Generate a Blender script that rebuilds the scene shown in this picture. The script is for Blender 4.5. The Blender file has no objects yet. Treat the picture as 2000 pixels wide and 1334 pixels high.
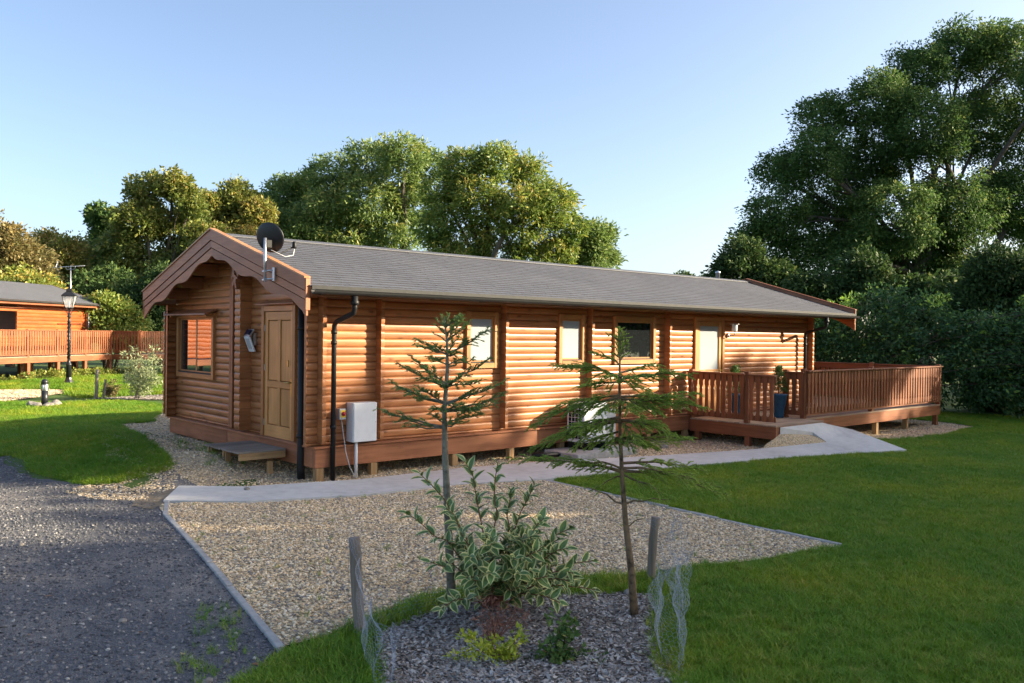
import bpy, bmesh, math, random
import numpy as np
from mathutils import Vector, Matrix, Quaternion
R = math.radians
sc = bpy.context.scene
C = sc.collection

# ------------------------------------------------------------------ camera, sky, sun, exposure
CAM = np.array([-5.9153, -10.7976, 1.9082])
YAW, PITCH, ROLL, FPX = 0.844268, -0.007152, 0.0119467, 1668.17
cy_, sy_ = math.cos(YAW), math.sin(YAW); cp_, sp_ = math.cos(PITCH), math.sin(PITCH)
FWD = np.array([cy_*cp_, sy_*cp_, sp_]); r0 = np.array([sy_, -cy_, 0.0]); u0 = np.cross(r0, FWD)
RGT = math.cos(ROLL)*r0 + math.sin(ROLL)*u0; UPV = -math.sin(ROLL)*r0 + math.cos(ROLL)*u0
cd = bpy.data.cameras.new('camera'); cam = bpy.data.objects.new('camera', cd); C.objects.link(cam)
cd.sensor_width = 36.0; cd.lens = FPX/2000*36.0; cd.clip_end = 3000; cd.clip_start = 0.1
cam.matrix_world = Matrix(((RGT[0], UPV[0], -FWD[0], CAM[0]), (RGT[1], UPV[1], -FWD[1], CAM[1]), (RGT[2], UPV[2], -FWD[2], CAM[2]), (0, 0, 0, 1)))
sc.camera = cam

SUN_EL, SUN_AZ = 19.0, -39.0          # azimuth counter-clockwise from +X
sdir = Vector((math.cos(R(SUN_EL))*math.cos(R(SUN_AZ)), math.cos(R(SUN_EL))*math.sin(R(SUN_AZ)), math.sin(R(SUN_EL))))
w = bpy.data.worlds.new('World'); sc.world = w; w.use_nodes = True
wn = w.node_tree.nodes; wl = w.node_tree.links
sky = wn.new('ShaderNodeTexSky'); sky.sky_type = 'NISHITA'; sky.sun_disc = False
sky.sun_elevation = R(SUN_EL); sky.sun_rotation = R(90 - SUN_AZ)
sky.altitude = 50; sky.air_density = 0.7; sky.dust_density = 2.6; sky.ozone_density = 0.7
wl.new(sky.outputs[0], wn['Background'].inputs[0]); wn['Background'].inputs[1].default_value = 0.09
sl = bpy.data.lights.new('sun', 'SUN'); sl.energy = 4.1; sl.angle = R(0.53); sl.color = (1.0, 0.84, 0.60)
so = bpy.data.objects.new('sun', sl); C.objects.link(so); so.rotation_euler = sdir.to_track_quat('Z', 'Y').to_euler(); so.location = (20, -20, 30)
sc.view_settings.view_transform = 'Standard'; sc.view_settings.look = 'None'; sc.view_settings.gamma = 1.0
sc.view_settings.use_curve_mapping = False; sc.view_settings.exposure = 1.97
sc.render.engine = 'CYCLES'; sc.cycles.max_bounces = 6; sc.cycles.diffuse_bounces = 3; sc.cycles.glossy_bounces = 3
sc.cycles.transmission_bounces = 4; sc.cycles.transparent_max_bounces = 6; sc.cycles.use_denoising = True
sc.cycles.caustics_reflective = False; sc.cycles.caustics_refractive = False

rng = np.random.default_rng(7); random.seed(7)

def ray(px, py): return FWD + RGT*(px-1000)/FPX - UPV*(py-667)/FPX
def at(px, py, depth): return CAM + ray(px, py)*depth
def on_z(px, py, z):
    d = ray(px, py); return CAM + d*(z-CAM[2])/d[2]

# ------------------------------------------------------------------ materials
def new_mat(name):
    m = bpy.data.materials.new(name); m.use_nodes = True
    return m, m.node_tree.nodes, m.node_tree.links, m.node_tree.nodes['Principled BSDF']
def ramp(n, stops, interp='LINEAR'):
    r = n.new('ShaderNodeValToRGB'); e = r.color_ramp.elements; r.color_ramp.interpolation = interp
    while len(e) > 1: e.remove(e[-1])
    e[0].position = stops[0][0]; e[0].color = (*stops[0][1], 1)
    for p, c in stops[1:]:
        x = e.new(p); x.color = (*c, 1)
    return r
def noise(n, l, vec, scale, detail=4, rough=0.55):
    t = n.new('ShaderNodeTexNoise'); t.inputs['Scale'].default_value = scale; t.inputs['Detail'].default_value = detail
    t.inputs['Roughness'].default_value = rough
    if vec is not None: l.new(vec, t.inputs['Vector'])
    return t
def mixc(n, l, fac, a, b, mode='MIX'):
    m = n.new('ShaderNodeMix'); m.data_type = 'RGBA'; m.blend_type = mode
    for s, v in ((m.inputs[0], fac), (m.inputs[6], a), (m.inputs[7], b)):
        if hasattr(v, 'is_output'): l.new(v, s)
        elif isinstance(v, (int, float)): s.default_value = v
        else: s.default_value = (*v, 1)
    return m.outputs[2]
def bump(n, l, height, strength, dist=0.01):
    b = n.new('ShaderNodeBump'); b.inputs['Strength'].default_value = strength; b.inputs['Distance'].default_value = dist
    l.new(height, b.inputs['Height']); return b.outputs[0]
def plain(name, col, rough=0.5, metal=0.0, var=0.12, scale=9, bmp=0.0, spec=0.5):
    m, n, l, p = new_mat(name)
    tc = n.new('ShaderNodeTexCoord'); t = noise(n, l, tc.outputs['Object'], scale, 5)
    d = tuple(max(0, c*(1-var*2.2)) for c in col); e = tuple(min(1, c*(1+var)) for c in col)
    r = ramp(n, [(0.28, d), (0.5, col), (0.72, e)]); l.new(t.outputs[0], r.inputs[0]); l.new(r.outputs[0], p.inputs['Base Color'])
    p.inputs['Roughness'].default_value = rough; p.inputs['Metallic'].default_value = metal; p.inputs['Specular IOR Level'].default_value = spec
    if bmp: l.new(bump(n, l, t.outputs[0], bmp), p.inputs['Normal'])
    return m
def wood(name, c_lo, c_mid, c_hi, axis, rough=0.45, knots=1.0, grain=26, bmp=0.35, spec=0.4):
    m, n, l, p = new_mat(name)
    tc = n.new('ShaderNodeTexCoord'); oi = n.new('ShaderNodeObjectInfo')
    mul = n.new('ShaderNodeVectorMath'); mul.operation = 'SCALE'; mul.inputs[0].default_value = (31.7, 17.3, 23.9); l.new(oi.outputs['Random'], mul.inputs['Scale'])
    add = n.new('ShaderNodeVectorMath'); add.operation = 'ADD'; l.new(tc.outputs['Object'], add.inputs[0]); l.new(mul.outputs[0], add.inputs[1])
    mp = n.new('ShaderNodeMapping'); s = [1.0, 1.0, 1.0]; s[axis] = 0.05; mp.inputs['Scale'].default_value = s; l.new(add.outputs[0], mp.inputs[0])
    g = noise(n, l, mp.outputs[0], grain, 6, 0.6)
    r = ramp(n, [(0.28, c_lo), (0.52, c_mid), (0.78, c_hi)]); l.new(g.outputs[0], r.inputs[0])
    big = noise(n, l, add.outputs[0], 1.7, 2)
    rb = ramp(n, [(0.3, (0.78, 0.76, 0.74)), (0.7, (1.12, 1.1, 1.08))]); l.new(big.outputs[0], rb.inputs[0])
    col = mixc(n, l, 1.0, r.outputs[0], rb.outputs[0], 'MULTIPLY')
    rr = ramp(n, [(0.0, (0.82, 0.80, 0.78)), (1.0, (1.14, 1.14, 1.14))]); l.new(oi.outputs['Random'], rr.inputs[0])
    col = mixc(n, l, 1.0, col, rr.outputs[0], 'MULTIPLY')
    if knots:
        mk = n.new('ShaderNodeMapping'); s = [6.5, 6.5, 6.5]; s[axis] = 2.6; mk.inputs['Scale'].default_value = s; l.new(add.outputs[0], mk.inputs[0])
        v = n.new('ShaderNodeTexVoronoi'); v.inputs['Scale'].default_value = 1.0; l.new(mk.outputs[0], v.inputs['Vector'])
        rk = ramp(n, [(0.05, (1, 1, 1)), (0.15, (0.35, 0.35, 0.35)), (0.24, (0, 0, 0))]); l.new(v.outputs['Distance'], rk.inputs[0])
        mm = n.new('ShaderNodeMath'); mm.operation = 'MULTIPLY'; mm.inputs[1].default_value = knots; l.new(rk.outputs[0], mm.inputs[0])
        col = mixc(n, l, mm.outputs[0], col, tuple(c*0.38 for c in c_lo))
    l.new(col, p.inputs['Base Color']); p.inputs['Roughness'].default_value = rough; p.inputs['Specular IOR Level'].default_value = spec
    l.new(bump(n, l, g.outputs[0], bmp, 0.004), p.inputs['Normal'])
    return m
def wood3(name, *a, **k): return [wood(name+'_'+'xyz'[i], *a, axis=i, **k) for i in range(3)]
WALLW = wood3('stained_log', (0.29, 0.108, 0.042), (0.405, 0.170, 0.067), (0.50, 0.230, 0.095), rough=0.38, knots=0.85)
TRIMW = wood3('stained_trim', (0.25, 0.095, 0.044), (0.35, 0.142, 0.067), (0.43, 0.188, 0.094), rough=0.48, knots=0.3)
FRAMEW = wood3('frame_timber', (0.36, 0.155, 0.054), (0.47, 0.215, 0.078), (0.55, 0.27, 0.105), rough=0.40, knots=0.2)
DOORW = wood3('door_timber', (0.45, 0.220, 0.075), (0.54, 0.270, 0.096), (0.61, 0.320, 0.120), rough=0.38, knots=0.0, bmp=0.15)
DECKW = wood3('deck_stain', (0.17, 0.058, 0.025), (0.245, 0.088, 0.038), (0.31, 0.122, 0.055), rough=0.5, knots=0.25)
BOARDW = wood3('deck_board', (0.26, 0.19, 0.13), (0.36, 0.27, 0.19), (0.45, 0.35, 0.26), rough=0.7, knots=0.2)
RAWW = wood3('sawn_post', (0.25, 0.15, 0.065), (0.36, 0.225, 0.105), (0.45, 0.30, 0.15), rough=0.7, knots=0.3)
GREYW = wood3('weathered_board', (0.16, 0.135, 0.11), (0.24, 0.205, 0.17), (0.32, 0.28, 0.24), rough=0.75, knots=0.2)
FARW = wood3('orange_cladding', (0.27, 0.062, 0.015), (0.36, 0.092, 0.022), (0.43, 0.125, 0.034), rough=0.45, knots=0.2)
FARDK = wood3('orange_deck', (0.20, 0.066, 0.028), (0.27, 0.098, 0.043), (0.33, 0.13, 0.06), rough=0.5, knots=0.15)
BLACKP = plain('black_plastic', (0.012, 0.013, 0.014), 0.5, var=0.1, spec=0.3)
WHITEP = plain('white_enamel', (0.72, 0.74, 0.75), 0.35, var=0.03)
GREYP = plain('grey_plastic', (0.45, 0.46, 0.47), 0.4, var=0.05)
STEEL = plain('galvanised_steel', (0.55, 0.57, 0.60), 0.38, 0.85, var=0.12, scale=30)
WIREM = plain('galvanised_wire', (0.27, 0.34, 0.43), 0.5, 0.3, var=0.1)
BRASS = plain('brass', (0.55, 0.38, 0.13), 0.3, 0.9, var=0.08)
IRON = plain('black_iron', (0.02, 0.022, 0.025), 0.38, 0.2, var=0.1)
YELLOW = plain('yellow_plate', (0.75, 0.52, 0.03), 0.45, var=0.03)
RED = plain('red_knob', (0.42, 0.02, 0.025), 0.35, var=0.03)
BLUEPOT = plain('blue_glaze', (0.02, 0.09, 0.17), 0.18, var=0.15)
STONE = plain('flint_stone', (0.26, 0.235, 0.205), 0.8, var=0.25, scale=12, bmp=0.4)
BARK = plain('tree_bark', (0.10, 0.083, 0.062), 0.9, var=0.3, scale=14, bmp=0.8)
BARKG = plain('grey_green_bark', (0.20, 0.19, 0.145), 0.85, var=0.35, scale=22, bmp=0.6)
BARKB = plain('brown_bark', (0.19, 0.125, 0.07), 0.85, var=0.35, scale=22, bmp=0.6)
REDSTEM = plain('red_brown_stem', (0.25, 0.10, 0.06), 0.6, var=0.2)
LEADM = plain('roof_flashing', (0.035, 0.036, 0.036), 0.65, var=0.15, spec=0.2)
SOLAR = plain('solar_cell', (0.01, 0.013, 0.04), 0.12, var=0.2)
FABRIC = plain('curtain', (0.70, 0.66, 0.60), 0.9, var=0.06)
FROSTL = plain('frosted_lamp_glass', (0.72, 0.74, 0.75), 0.3, var=0.03)
DISHM = plain('dish_mesh_black', (0.018, 0.020, 0.024), 0.42, 0.1, var=0.15)
FURN = plain('room_dark', (0.03, 0.028, 0.025), 0.9, var=0.1)

def mk_shingle():
    m, n, l, p = new_mat('felt_shingle')
    tc = n.new('ShaderNodeTexCoord'); g = n.new('ShaderNodeNewGeometry')
    t = noise(n, l, g.outputs['Position'], 90, 3, 0.7); t2 = noise(n, l, g.outputs['Position'], 0.8, 4)
    r = ramp(n, [(0.3, (0.062, 0.066, 0.077)), (0.7, (0.118, 0.124, 0.142))]); l.new(t.outputs[0], r.inputs[0])
    r2 = ramp(n, [(0.3, (0.85, 0.85, 0.86)), (0.7, (1.1, 1.09, 1.08))]); l.new(t2.outputs[0], r2.inputs[0])
    at_ = n.new('ShaderNodeAttribute'); at_.attribute_name = 'tint'
    r3 = ramp(n, [(0.0, (0.92, 0.92, 0.92)), (1.0, (1.07, 1.07, 1.07))]); l.new(at_.outputs['Fac'], r3.inputs[0])
    c = mixc(n, l, 1.0, mixc(n, l, 1.0, r.outputs[0], r2.outputs[0], 'MULTIPLY'), r3.outputs[0], 'MULTIPLY')
    l.new(c, p.inputs['Base Color']); p.inputs['Roughness'].default_value = 0.62; l.new(bump(n, l, t.outputs[0], 0.35, 0.004), p.inputs['Normal'])
    return m
SHINGLE = mk_shingle(); BITUM = plain('bitumen_edge', (0.05, 0.05, 0.055), 0.8, var=0.2, spec=0.2)
def mk_glass(name, refl, tint, rough):
    m, n, l, p = new_mat(name)
    p.inputs['Base Color'].default_value = (*tint, 1); p.inputs['Roughness'].default_value = rough
    p.inputs['IOR'].default_value = refl; p.inputs['Specular IOR Level'].default_value = 0.5
    t = n.new('ShaderNodeTexCoord'); tn = noise(n, l, t.outputs['Object'], 1.3, 2); l.new(bump(n, l, tn.outputs[0], 0.02, 0.05), p.inputs['Normal'])
    return m
GLASSD = mk_glass('dark_window_glass', 2.1, (0.012, 0.014, 0.016), 0.02)
GLASSR = mk_glass('reflecting_window_glass', 3.2, (0.02, 0.02, 0.02), 0.025)
FROST = mk_glass('frosted_glass', 1.5, (0.34, 0.38, 0.41), 0.16)
def mk_clear():
    m, n, l, p = new_mat('clear_lamp_glass')
    p.inputs['Base Color'].default_value = (0.85, 0.87, 0.88, 1); p.inputs['Roughness'].default_value = 0.08; p.inputs['Alpha'].default_value = 0.35
    return m
CLEAR = mk_clear()

def ground_mat(name, stops, s1, s2, rough=0.9, bmp=0.5, stones=None, s3=None):
    m, n, l, p = new_mat(name); g = n.new('ShaderNodeNewGeometry'); pos = g.outputs['Position']
    a = noise(n, l, pos, s1, 6, 0.65); b = noise(n, l, pos, s2, 4, 0.6)
    mx = n.new('ShaderNodeMath'); mx.operation = 'ADD'; l.new(a.outputs[0], mx.inputs[0]); l.new(b.outputs[0], mx.inputs[1])
    md = n.new('ShaderNodeMath'); md.operation = 'MULTIPLY'; md.inputs[1].default_value = 0.5; l.new(mx.outputs[0], md.inputs[0])
    r = ramp(n, stops); l.new(md.outputs[0], r.inputs[0]); col = r.outputs[0]; hgt = a.outputs[0]
    if stones:
        v = n.new('ShaderNodeTexVoronoi'); v.inputs['Scale'].default_value = stones[0]; l.new(pos, v.inputs['Vector'])
        rs = ramp(n, stones[1]); sep = n.new('ShaderNodeSeparateColor'); l.new(v.outputs['Color'], sep.inputs[0]); l.new(sep.outputs[0], rs.inputs[0])
        col = mixc(n, l, stones[2], col, rs.outputs[0]); hgt = v.outputs['Distance']
    l.new(col, p.inputs['Base Color']); p.inputs['Roughness'].default_value = rough; p.inputs['Specular IOR Level'].default_value = 0.25
    l.new(bump(n, l, hgt, bmp, 0.02), p.inputs['Normal'])
    return m
GRAVS = [(0.0, (0.20, 0.19, 0.19)), (0.12, (0.36, 0.29, 0.20)), (0.4, (0.62, 0.46, 0.26)), (0.6, (0.76, 0.57, 0.34)), (0.82, (0.86, 0.74, 0.54)), (0.95, (0.46, 0.33, 0.20)), (1.0, (0.28, 0.27, 0.28))]
LAWNM = ground_mat('lawn_soil', [(0.35, (0.105, 0.200, 0.018)), (0.5, (0.140, 0.250, 0.024)), (0.65, (0.185, 0.265, 0.030))], 3.0, 0.5, 0.95, 0.4)
FARGR = ground_mat('far_grass', [(0.35, (0.045, 0.085, 0.014)), (0.5, (0.065, 0.115, 0.02)), (0.65, (0.095, 0.135, 0.03))], 2.0, 0.3, 0.95, 0.6)
GRAVM = ground_mat('pea_gravel', [(0.35, (0.36, 0.28, 0.18)), (0.5, (0.50, 0.39, 0.25)), (0.65, (0.60, 0.48, 0.32))], 5.0, 0.9, 0.9, 0.9, (62, GRAVS, 0.75))
DRIVEM = ground_mat('drive_chippings', [(0.38, (0.085, 0.090, 0.100)), (0.48, (0.140, 0.142, 0.152)), (0.54, (0.22, 0.21, 0.20)), (0.62, (0.34, 0.30, 0.26))], 1.7, 0.45, 0.9, 0.8,
                    (85, [(0.0, (0.06, 0.063, 0.072)), (0.6, (0.14, 0.143, 0.153)), (0.9, (0.23, 0.225, 0.22)), (1.0, (0.36, 0.34, 0.31))], 0.42))
SOILM = ground_mat('damp_soil', [(0.35, (0.035, 0.028, 0.02)), (0.5, (0.06, 0.048, 0.034)), (0.65, (0.10, 0.082, 0.06))], 9.0, 2.0, 0.95, 0.8)
MULCHM = ground_mat('bark_mulch', [(0.35, (0.10, 0.085, 0.075)), (0.5, (0.18, 0.155, 0.135)), (0.65, (0.28, 0.25, 0.23))], 25.0, 4.0, 0.95, 1.0)
CONC = ground_mat('brushed_concrete', [(0.35, (0.44, 0.435, 0.42)), (0.5, (0.54, 0.535, 0.515)), (0.65, (0.61, 0.60, 0.575))], 7.0, 1.1, 0.85, 0.12)
KERBM = ground_mat('kerb_concrete', [(0.35, (0.26, 0.26, 0.25)), (0.5, (0.36, 0.355, 0.34)), (0.65, (0.44, 0.43, 0.41))], 14.0, 3.0, 0.85, 0.3)
def inst_mat(name, stops, rough=0.8, spec=0.3, transl=0.0):
    m, n, l, p = new_mat(name); oi = n.new('ShaderNodeObjectInfo'); r = ramp(n, stops); l.new(oi.outputs['Random'], r.inputs[0])
    col = r.outputs[0]
    if transl:
        g = n.new('ShaderNodeNewGeometry'); t = noise(n, l, g.outputs['Position'], 0.55, 3)
        rr = ramp(n, [(0.32, (0.66, 0.84, 0.75)), (0.5, (1.0, 1.0, 1.0)), (0.66, (1.5, 1.15, 0.95))]); l.new(t.outputs[0], rr.inputs[0])
        col = mixc(n, l, 1.0, col, rr.outputs[0], 'MULTIPLY')
    l.new(col, p.inputs['Base Color']); p.inputs['Roughness'].default_value = rough; p.inputs['Specular IOR Level'].default_value = spec
    if transl:
        tr = n.new('ShaderNodeBsdfTranslucent'); l.new(col, tr.inputs[0]); ms = n.new('ShaderNodeMixShader'); ms.inputs[0].default_value = transl
        l.new(p.outputs[0], ms.inputs[1]); l.new(tr.outputs[0], ms.inputs[2]); l.new(ms.outputs[0], n['Material Output'].inputs[0])
    return m
PEBM = inst_mat('pebble', GRAVS, 0.7)
DPEBM = inst_mat('drive_pebble', [(0.0, (0.07, 0.073, 0.081)), (0.7, (0.16, 0.16, 0.168)), (0.93, (0.24, 0.23, 0.22)), (1.0, (0.44, 0.42, 0.38))], 0.8)
CHIPM = inst_mat('wood_chip', [(0.0, (0.12, 0.095, 0.075)), (0.4, (0.27, 0.235, 0.205)), (0.8, (0.40, 0.37, 0.34)), (1.0, (0.55, 0.52, 0.48))], 0.85)
GRASSM = inst_mat('grass_blade', [(0.0, (0.125, 0.250, 0.018)), (0.5, (0.175, 0.315, 0.024)), (0.85, (0.23, 0.345, 0.030)), (1.0, (0.32, 0.34, 0.07))], 0.55, 0.3, 0.3)
DEADLEAF = inst_mat('dead_leaf', [(0.0, (0.20, 0.10, 0.045)), (0.6, (0.33, 0.20, 0.10)), (1.0, (0.42, 0.31, 0.18))], 0.8)

def leaf_mat(name, stops, transl=0.38, rough=0.5, spec=0.35, gain=1.5):
    m, n, l, p = new_mat(name); a = n.new('ShaderNodeAttribute'); a.attribute_name = 'tint'
    r = ramp(n, [(q, tuple(c*gain for c in col)) for q, col in stops]); l.new(a.outputs['Fac'], r.inputs[0])
    l.new(r.outputs[0], p.inputs['Base Color']); p.inputs['Roughness'].default_value = rough; p.inputs['Specular IOR Level'].default_value = spec
    tr = n.new('ShaderNodeBsdfTranslucent'); l.new(r.outputs[0], tr.inputs[0]); ms = n.new('ShaderNodeMixShader'); ms.inputs[0].default_value = transl
    l.new(p.outputs[0], ms.inputs[1]); l.new(tr.outputs[0], ms.inputs[2]); l.new(ms.outputs[0], n['Material Output'].inputs[0])
    return m
L_ASH = leaf_mat('ash_leaf', [(0.0, (0.060, 0.098, 0.028)), (0.5, (0.095, 0.140, 0.038)), (0.85, (0.145, 0.175, 0.045)), (1.0, (0.22, 0.21, 0.06))], gain=1.8)
L_ASHY = leaf_mat('yellowing_ash_leaf', [(0.0, (0.060, 0.100, 0.020)), (0.45, (0.115, 0.155, 0.030)), (0.8, (0.19, 0.19, 0.04)), (1.0, (0.29, 0.21, 0.05))], gain=1.8)
L_AUT = leaf_mat('autumn_leaf', [(0.0, (0.065, 0.095, 0.020)), (0.45, (0.115, 0.135, 0.030)), (0.8, (0.18, 0.17, 0.040)), (1.0, (0.25, 0.18, 0.06))], gain=1.75)
L_HAW = leaf_mat('hawthorn_leaf', [(0.0, (0.075, 0.080, 0.028)), (0.45, (0.125, 0.11, 0.042)), (0.8, (0.17, 0.13, 0.055)), (1.0, (0.22, 0.17, 0.06))])
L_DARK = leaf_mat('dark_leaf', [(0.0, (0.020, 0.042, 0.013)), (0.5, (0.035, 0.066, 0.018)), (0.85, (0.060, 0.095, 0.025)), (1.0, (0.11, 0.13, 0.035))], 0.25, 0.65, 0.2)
L_BIG = leaf_mat('deep_green_leaf', [(0.0, (0.030, 0.062, 0.018)), (0.5, (0.052, 0.095, 0.025)), (0.85, (0.090, 0.135, 0.032)), (1.0, (0.16, 0.17, 0.045))], 0.33, 0.65, 0.2, gain=1.75)
L_LAUR = leaf_mat('laurel_leaf', [(0.0, (0.022, 0.055, 0.020)), (0.55, (0.040, 0.085, 0.028)), (0.85, (0.08, 0.15, 0.032)), (1.0, (0.20, 0.29, 0.045))], 0.28, 0.45, 0.3, gain=1.9)
L_FIR = leaf_mat('fir_needle', [(0.0, (0.050, 0.090, 0.028)), (0.5, (0.085, 0.135, 0.038)), (1.0, (0.18, 0.21, 0.05))], 0.3, 0.5, gain=2.2)
L_SPR = leaf_mat('spruce_needle', [(0.0, (0.095, 0.155, 0.028)), (0.5, (0.155, 0.225, 0.040)), (1.0, (0.27, 0.31, 0.060))], 0.4, 0.5, gain=2.0)
L_OLIVE = leaf_mat('grey_olive_leaf', [(0.0, (0.10, 0.13, 0.06)), (0.5, (0.17, 0.20, 0.10)), (1.0, (0.27, 0.29, 0.17))], 0.2)
L_GOLD = leaf_mat('golden_leaf', [(0.0, (0.14, 0.19, 0.02)), (0.5, (0.27, 0.31, 0.03)), (1.0, (0.42, 0.42, 0.06))], 0.3)
L_RUST = leaf_mat('rusty_leaf', [(0.0, (0.12, 0.055, 0.04)), (0.5, (0.19, 0.085, 0.06)), (1.0, (0.27, 0.14, 0.085))], 0.2)
L_TOP = leaf_mat('topiary_leaf', [(0.0, (0.02, 0.05, 0.010)), (0.6, (0.045, 0.10, 0.018)), (1.0, (0.09, 0.17, 0.03))], 0.2)
VLEAF = plain('variegated_leaf_green', (0.120, 0.205, 0.055), 0.45, var=0.3, scale=20)
VEDGE = plain('variegated_leaf_cream', (0.66, 0.64, 0.26), 0.5, var=0.15, scale=20)

# ------------------------------------------------------------------ building helpers
def tag(o, label=None, cat=None, group=None, kind=None):
    if label: o['label'] = label
    if cat: o['category'] = cat
    if group: o['group'] = group
    if kind: o['kind'] = kind
    return o
def thing(name, label, cat, loc=(0, 0, 0), group=None):
    o = bpy.data.objects.new(name, None); C.objects.link(o); o.location = loc; o.empty_display_size = 0.1
    return tag(o, label, cat, group)
def world_loc(o):
    v = Vector(o.location); p = o.parent
    while p: v = v + Vector(p.location); p = p.parent
    return v
def empty(name, parent):
    o = bpy.data.objects.new(name, None); C.objects.link(o); o.parent = parent; o.empty_display_size = 0.05; return o
def link(name, me, parent=None, loc=(0, 0, 0), rz=0.0):
    """loc in world space; every parent is only translated"""
    o = bpy.data.objects.new(name, me); C.objects.link(o); o.rotation_euler = (0, 0, rz)
    if parent is not None:
        o.parent = parent; o.location = Vector(loc) - world_loc(parent)
    else: o.location = loc
    return o
class MB:
    """collects vertices and faces for one mesh"""
    def __init__(s): s.v = []; s.f = []; s.m = []; s.sm = []; s.t = []
    def add(s, verts, faces, mi=0, smooth=False, tint=0.5):
        b = len(s.v); s.v += [tuple(map(float, q)) for q in verts]; s.t += [tint]*len(verts)
        for f in faces: s.f.append(tuple(b+i for i in f)); s.m.append(mi); s.sm.append(smooth)
        return s
    def box(s, x0, x1, y0, y1, z0, z1, mi=0, b=0.0):
        if x0 > x1: x0, x1 = x1, x0
        if y0 > y1: y0, y1 = y1, y0
        if z0 > z1: z0, z1 = z1, z0
        if b <= 0:
            V = [(x0, y0, z0), (x1, y0, z0), (x1, y1, z0), (x0, y1, z0), (x0, y0, z1), (x1, y0, z1), (x1, y1, z1), (x0, y1, z1)]
            return s.add(V, [(0, 3, 2, 1), (4, 5, 6, 7), (0, 1, 5, 4), (1, 2, 6, 5), (2, 3, 7, 6), (3, 0, 4, 7)], mi)
        b = min(b, (x1-x0)*.4, (y1-y0)*.4, (z1-z0)*.4)
        V = []; idx = {}
        for i, (X, sx) in enumerate(((x0, 1), (x1, -1))):
            for j, (Y, sy) in enumerate(((y0, 1), (y1, -1))):
                for k, (Z, sz) in enumerate(((z0, 1), (z1, -1))):
                    idx[i, j, k, 0] = len(V); V.append((X, Y+sy*b, Z+sz*b))
                    idx[i, j, k, 1] = len(V); V.append((X+sx*b, Y, Z+sz*b))
                    idx[i, j, k, 2] = len(V); V.append((X+sx*b, Y+sy*b, Z))
        F = []
        def q(a, flip): F.append(tuple(reversed(a)) if flip else tuple(a))
        for e in (0, 1):
            q([idx[e, 0, 0, 0], idx[e, 1, 0, 0], idx[e, 1, 1, 0], idx[e, 0, 1, 0]], e == 0)
            q([idx[0, e, 0, 1], idx[1, e, 0, 1], idx[1, e, 1, 1], idx[0, e, 1, 1]], e == 1)
            q([idx[0, 0, e, 2], idx[1, 0, e, 2], idx[1, 1, e, 2], idx[0, 1, e, 2]], e == 0)
        for a_ in (0, 1):
            for b_ in (0, 1):
                q([idx[a_, b_, 0, 0], idx[a_, b_, 1, 0], idx[a_, b_, 1, 1], idx[a_, b_, 0, 1]], (a_ + b_) % 2 == 1)
                q([idx[a_, 0, b_, 0], idx[a_, 0, b_, 2], idx[a_, 1, b_, 2], idx[a_, 1, b_, 0]], (a_ + b_) % 2 == 1)
                q([idx[0, a_, b_, 1], idx[1, a_, b_, 1], idx[1, a_, b_, 2], idx[0, a_, b_, 2]], (a_ + b_) % 2 == 1)
                for c_ in (0, 1):
                    q([idx[a_, b_, c_, 0], idx[a_, b_, c_, 1], idx[a_, b_, c_, 2]], (a_ + b_ + c_) % 2 == 1)
        return s.add(V, F, mi)
    def tube(s, pts, radii, n=6, mi=0, cap=True, smooth=True, tint=0.5):
        pts = [np.array(p, float) for p in pts]
        if np.isscalar(radii): radii = [radii]*len(pts)
        V = []; F = []; up = None
        for i, p in enumerate(pts):
            d = pts[min(i+1, len(pts)-1)] - pts[max(i-1, 0)]; L = np.linalg.norm(d); d = d/L if L > 1e-9 else np.array([0, 0, 1.])
            if up is None:
                a = np.array([1., 0, 0]) if abs(d[0]) < .8 else np.array([0, 1., 0])
                up = np.cross(d, a)
            up = up - d*np.dot(up, d); up /= (np.linalg.norm(up) or 1); sd = np.cross(d, up)
            for k in range(n):
                t = 2*math.pi*k/n; V.append(p + radii[i]*(math.cos(t)*up + math.sin(t)*sd))
        for i in range(len(pts)-1):
            for k in range(n): a = i*n+k; b = i*n+(k+1) % n; F.append((a, b, b+n, a+n))
        s.add(V, F, mi, smooth, tint)
        if cap:
            b = len(s.v) - len(V)
            s.f += [tuple(b+k for k in reversed(range(n))), tuple(b+(len(pts)-1)*n+k for k in range(n))]; s.m += [mi, mi]; s.sm += [False, False]
        return s
    def lathe(s, prof, c=(0, 0, 0), n=16, mi=0, smooth=True, sy=1.0):
        V = []; F = []
        for r, z in prof:
            for k in range(n): t = 2*math.pi*k/n; V.append((c[0]+r*math.cos(t), c[1]+sy*r*math.sin(t), c[2]+z))
        for i in range(len(prof)-1):
            for k in range(n): a = i*n+k; b = i*n+(k+1) % n; F.append((a, b, b+n, a+n))
        if prof[0][0] > 1e-4: F.append(tuple(reversed(range(n))))
        if prof[-1][0] > 1e-4: F.append(tuple((len(prof)-1)*n+k for k in range(n)))
        return s.add(V, F, mi, smooth)
    def prism(s, poly, axis, a0, a1, mi=0):
        """poly 2-D outline; axis 0: (y,z), 1: (x,z), 2: (x,y)"""
        def P(p, a): return (a, p[0], p[1]) if axis == 0 else ((p[0], a, p[1]) if axis == 1 else (p[0], p[1], a))
        n = len(poly); V = [P(p, a0) for p in poly] + [P(p, a1) for p in poly]
        F = [tuple(range(n)), tuple(reversed(range(n, 2*n)))] + [(i, i+n, (i+1) % n + n, (i+1) % n) for i in range(n)]
        return s.add(V, F, mi)
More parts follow.
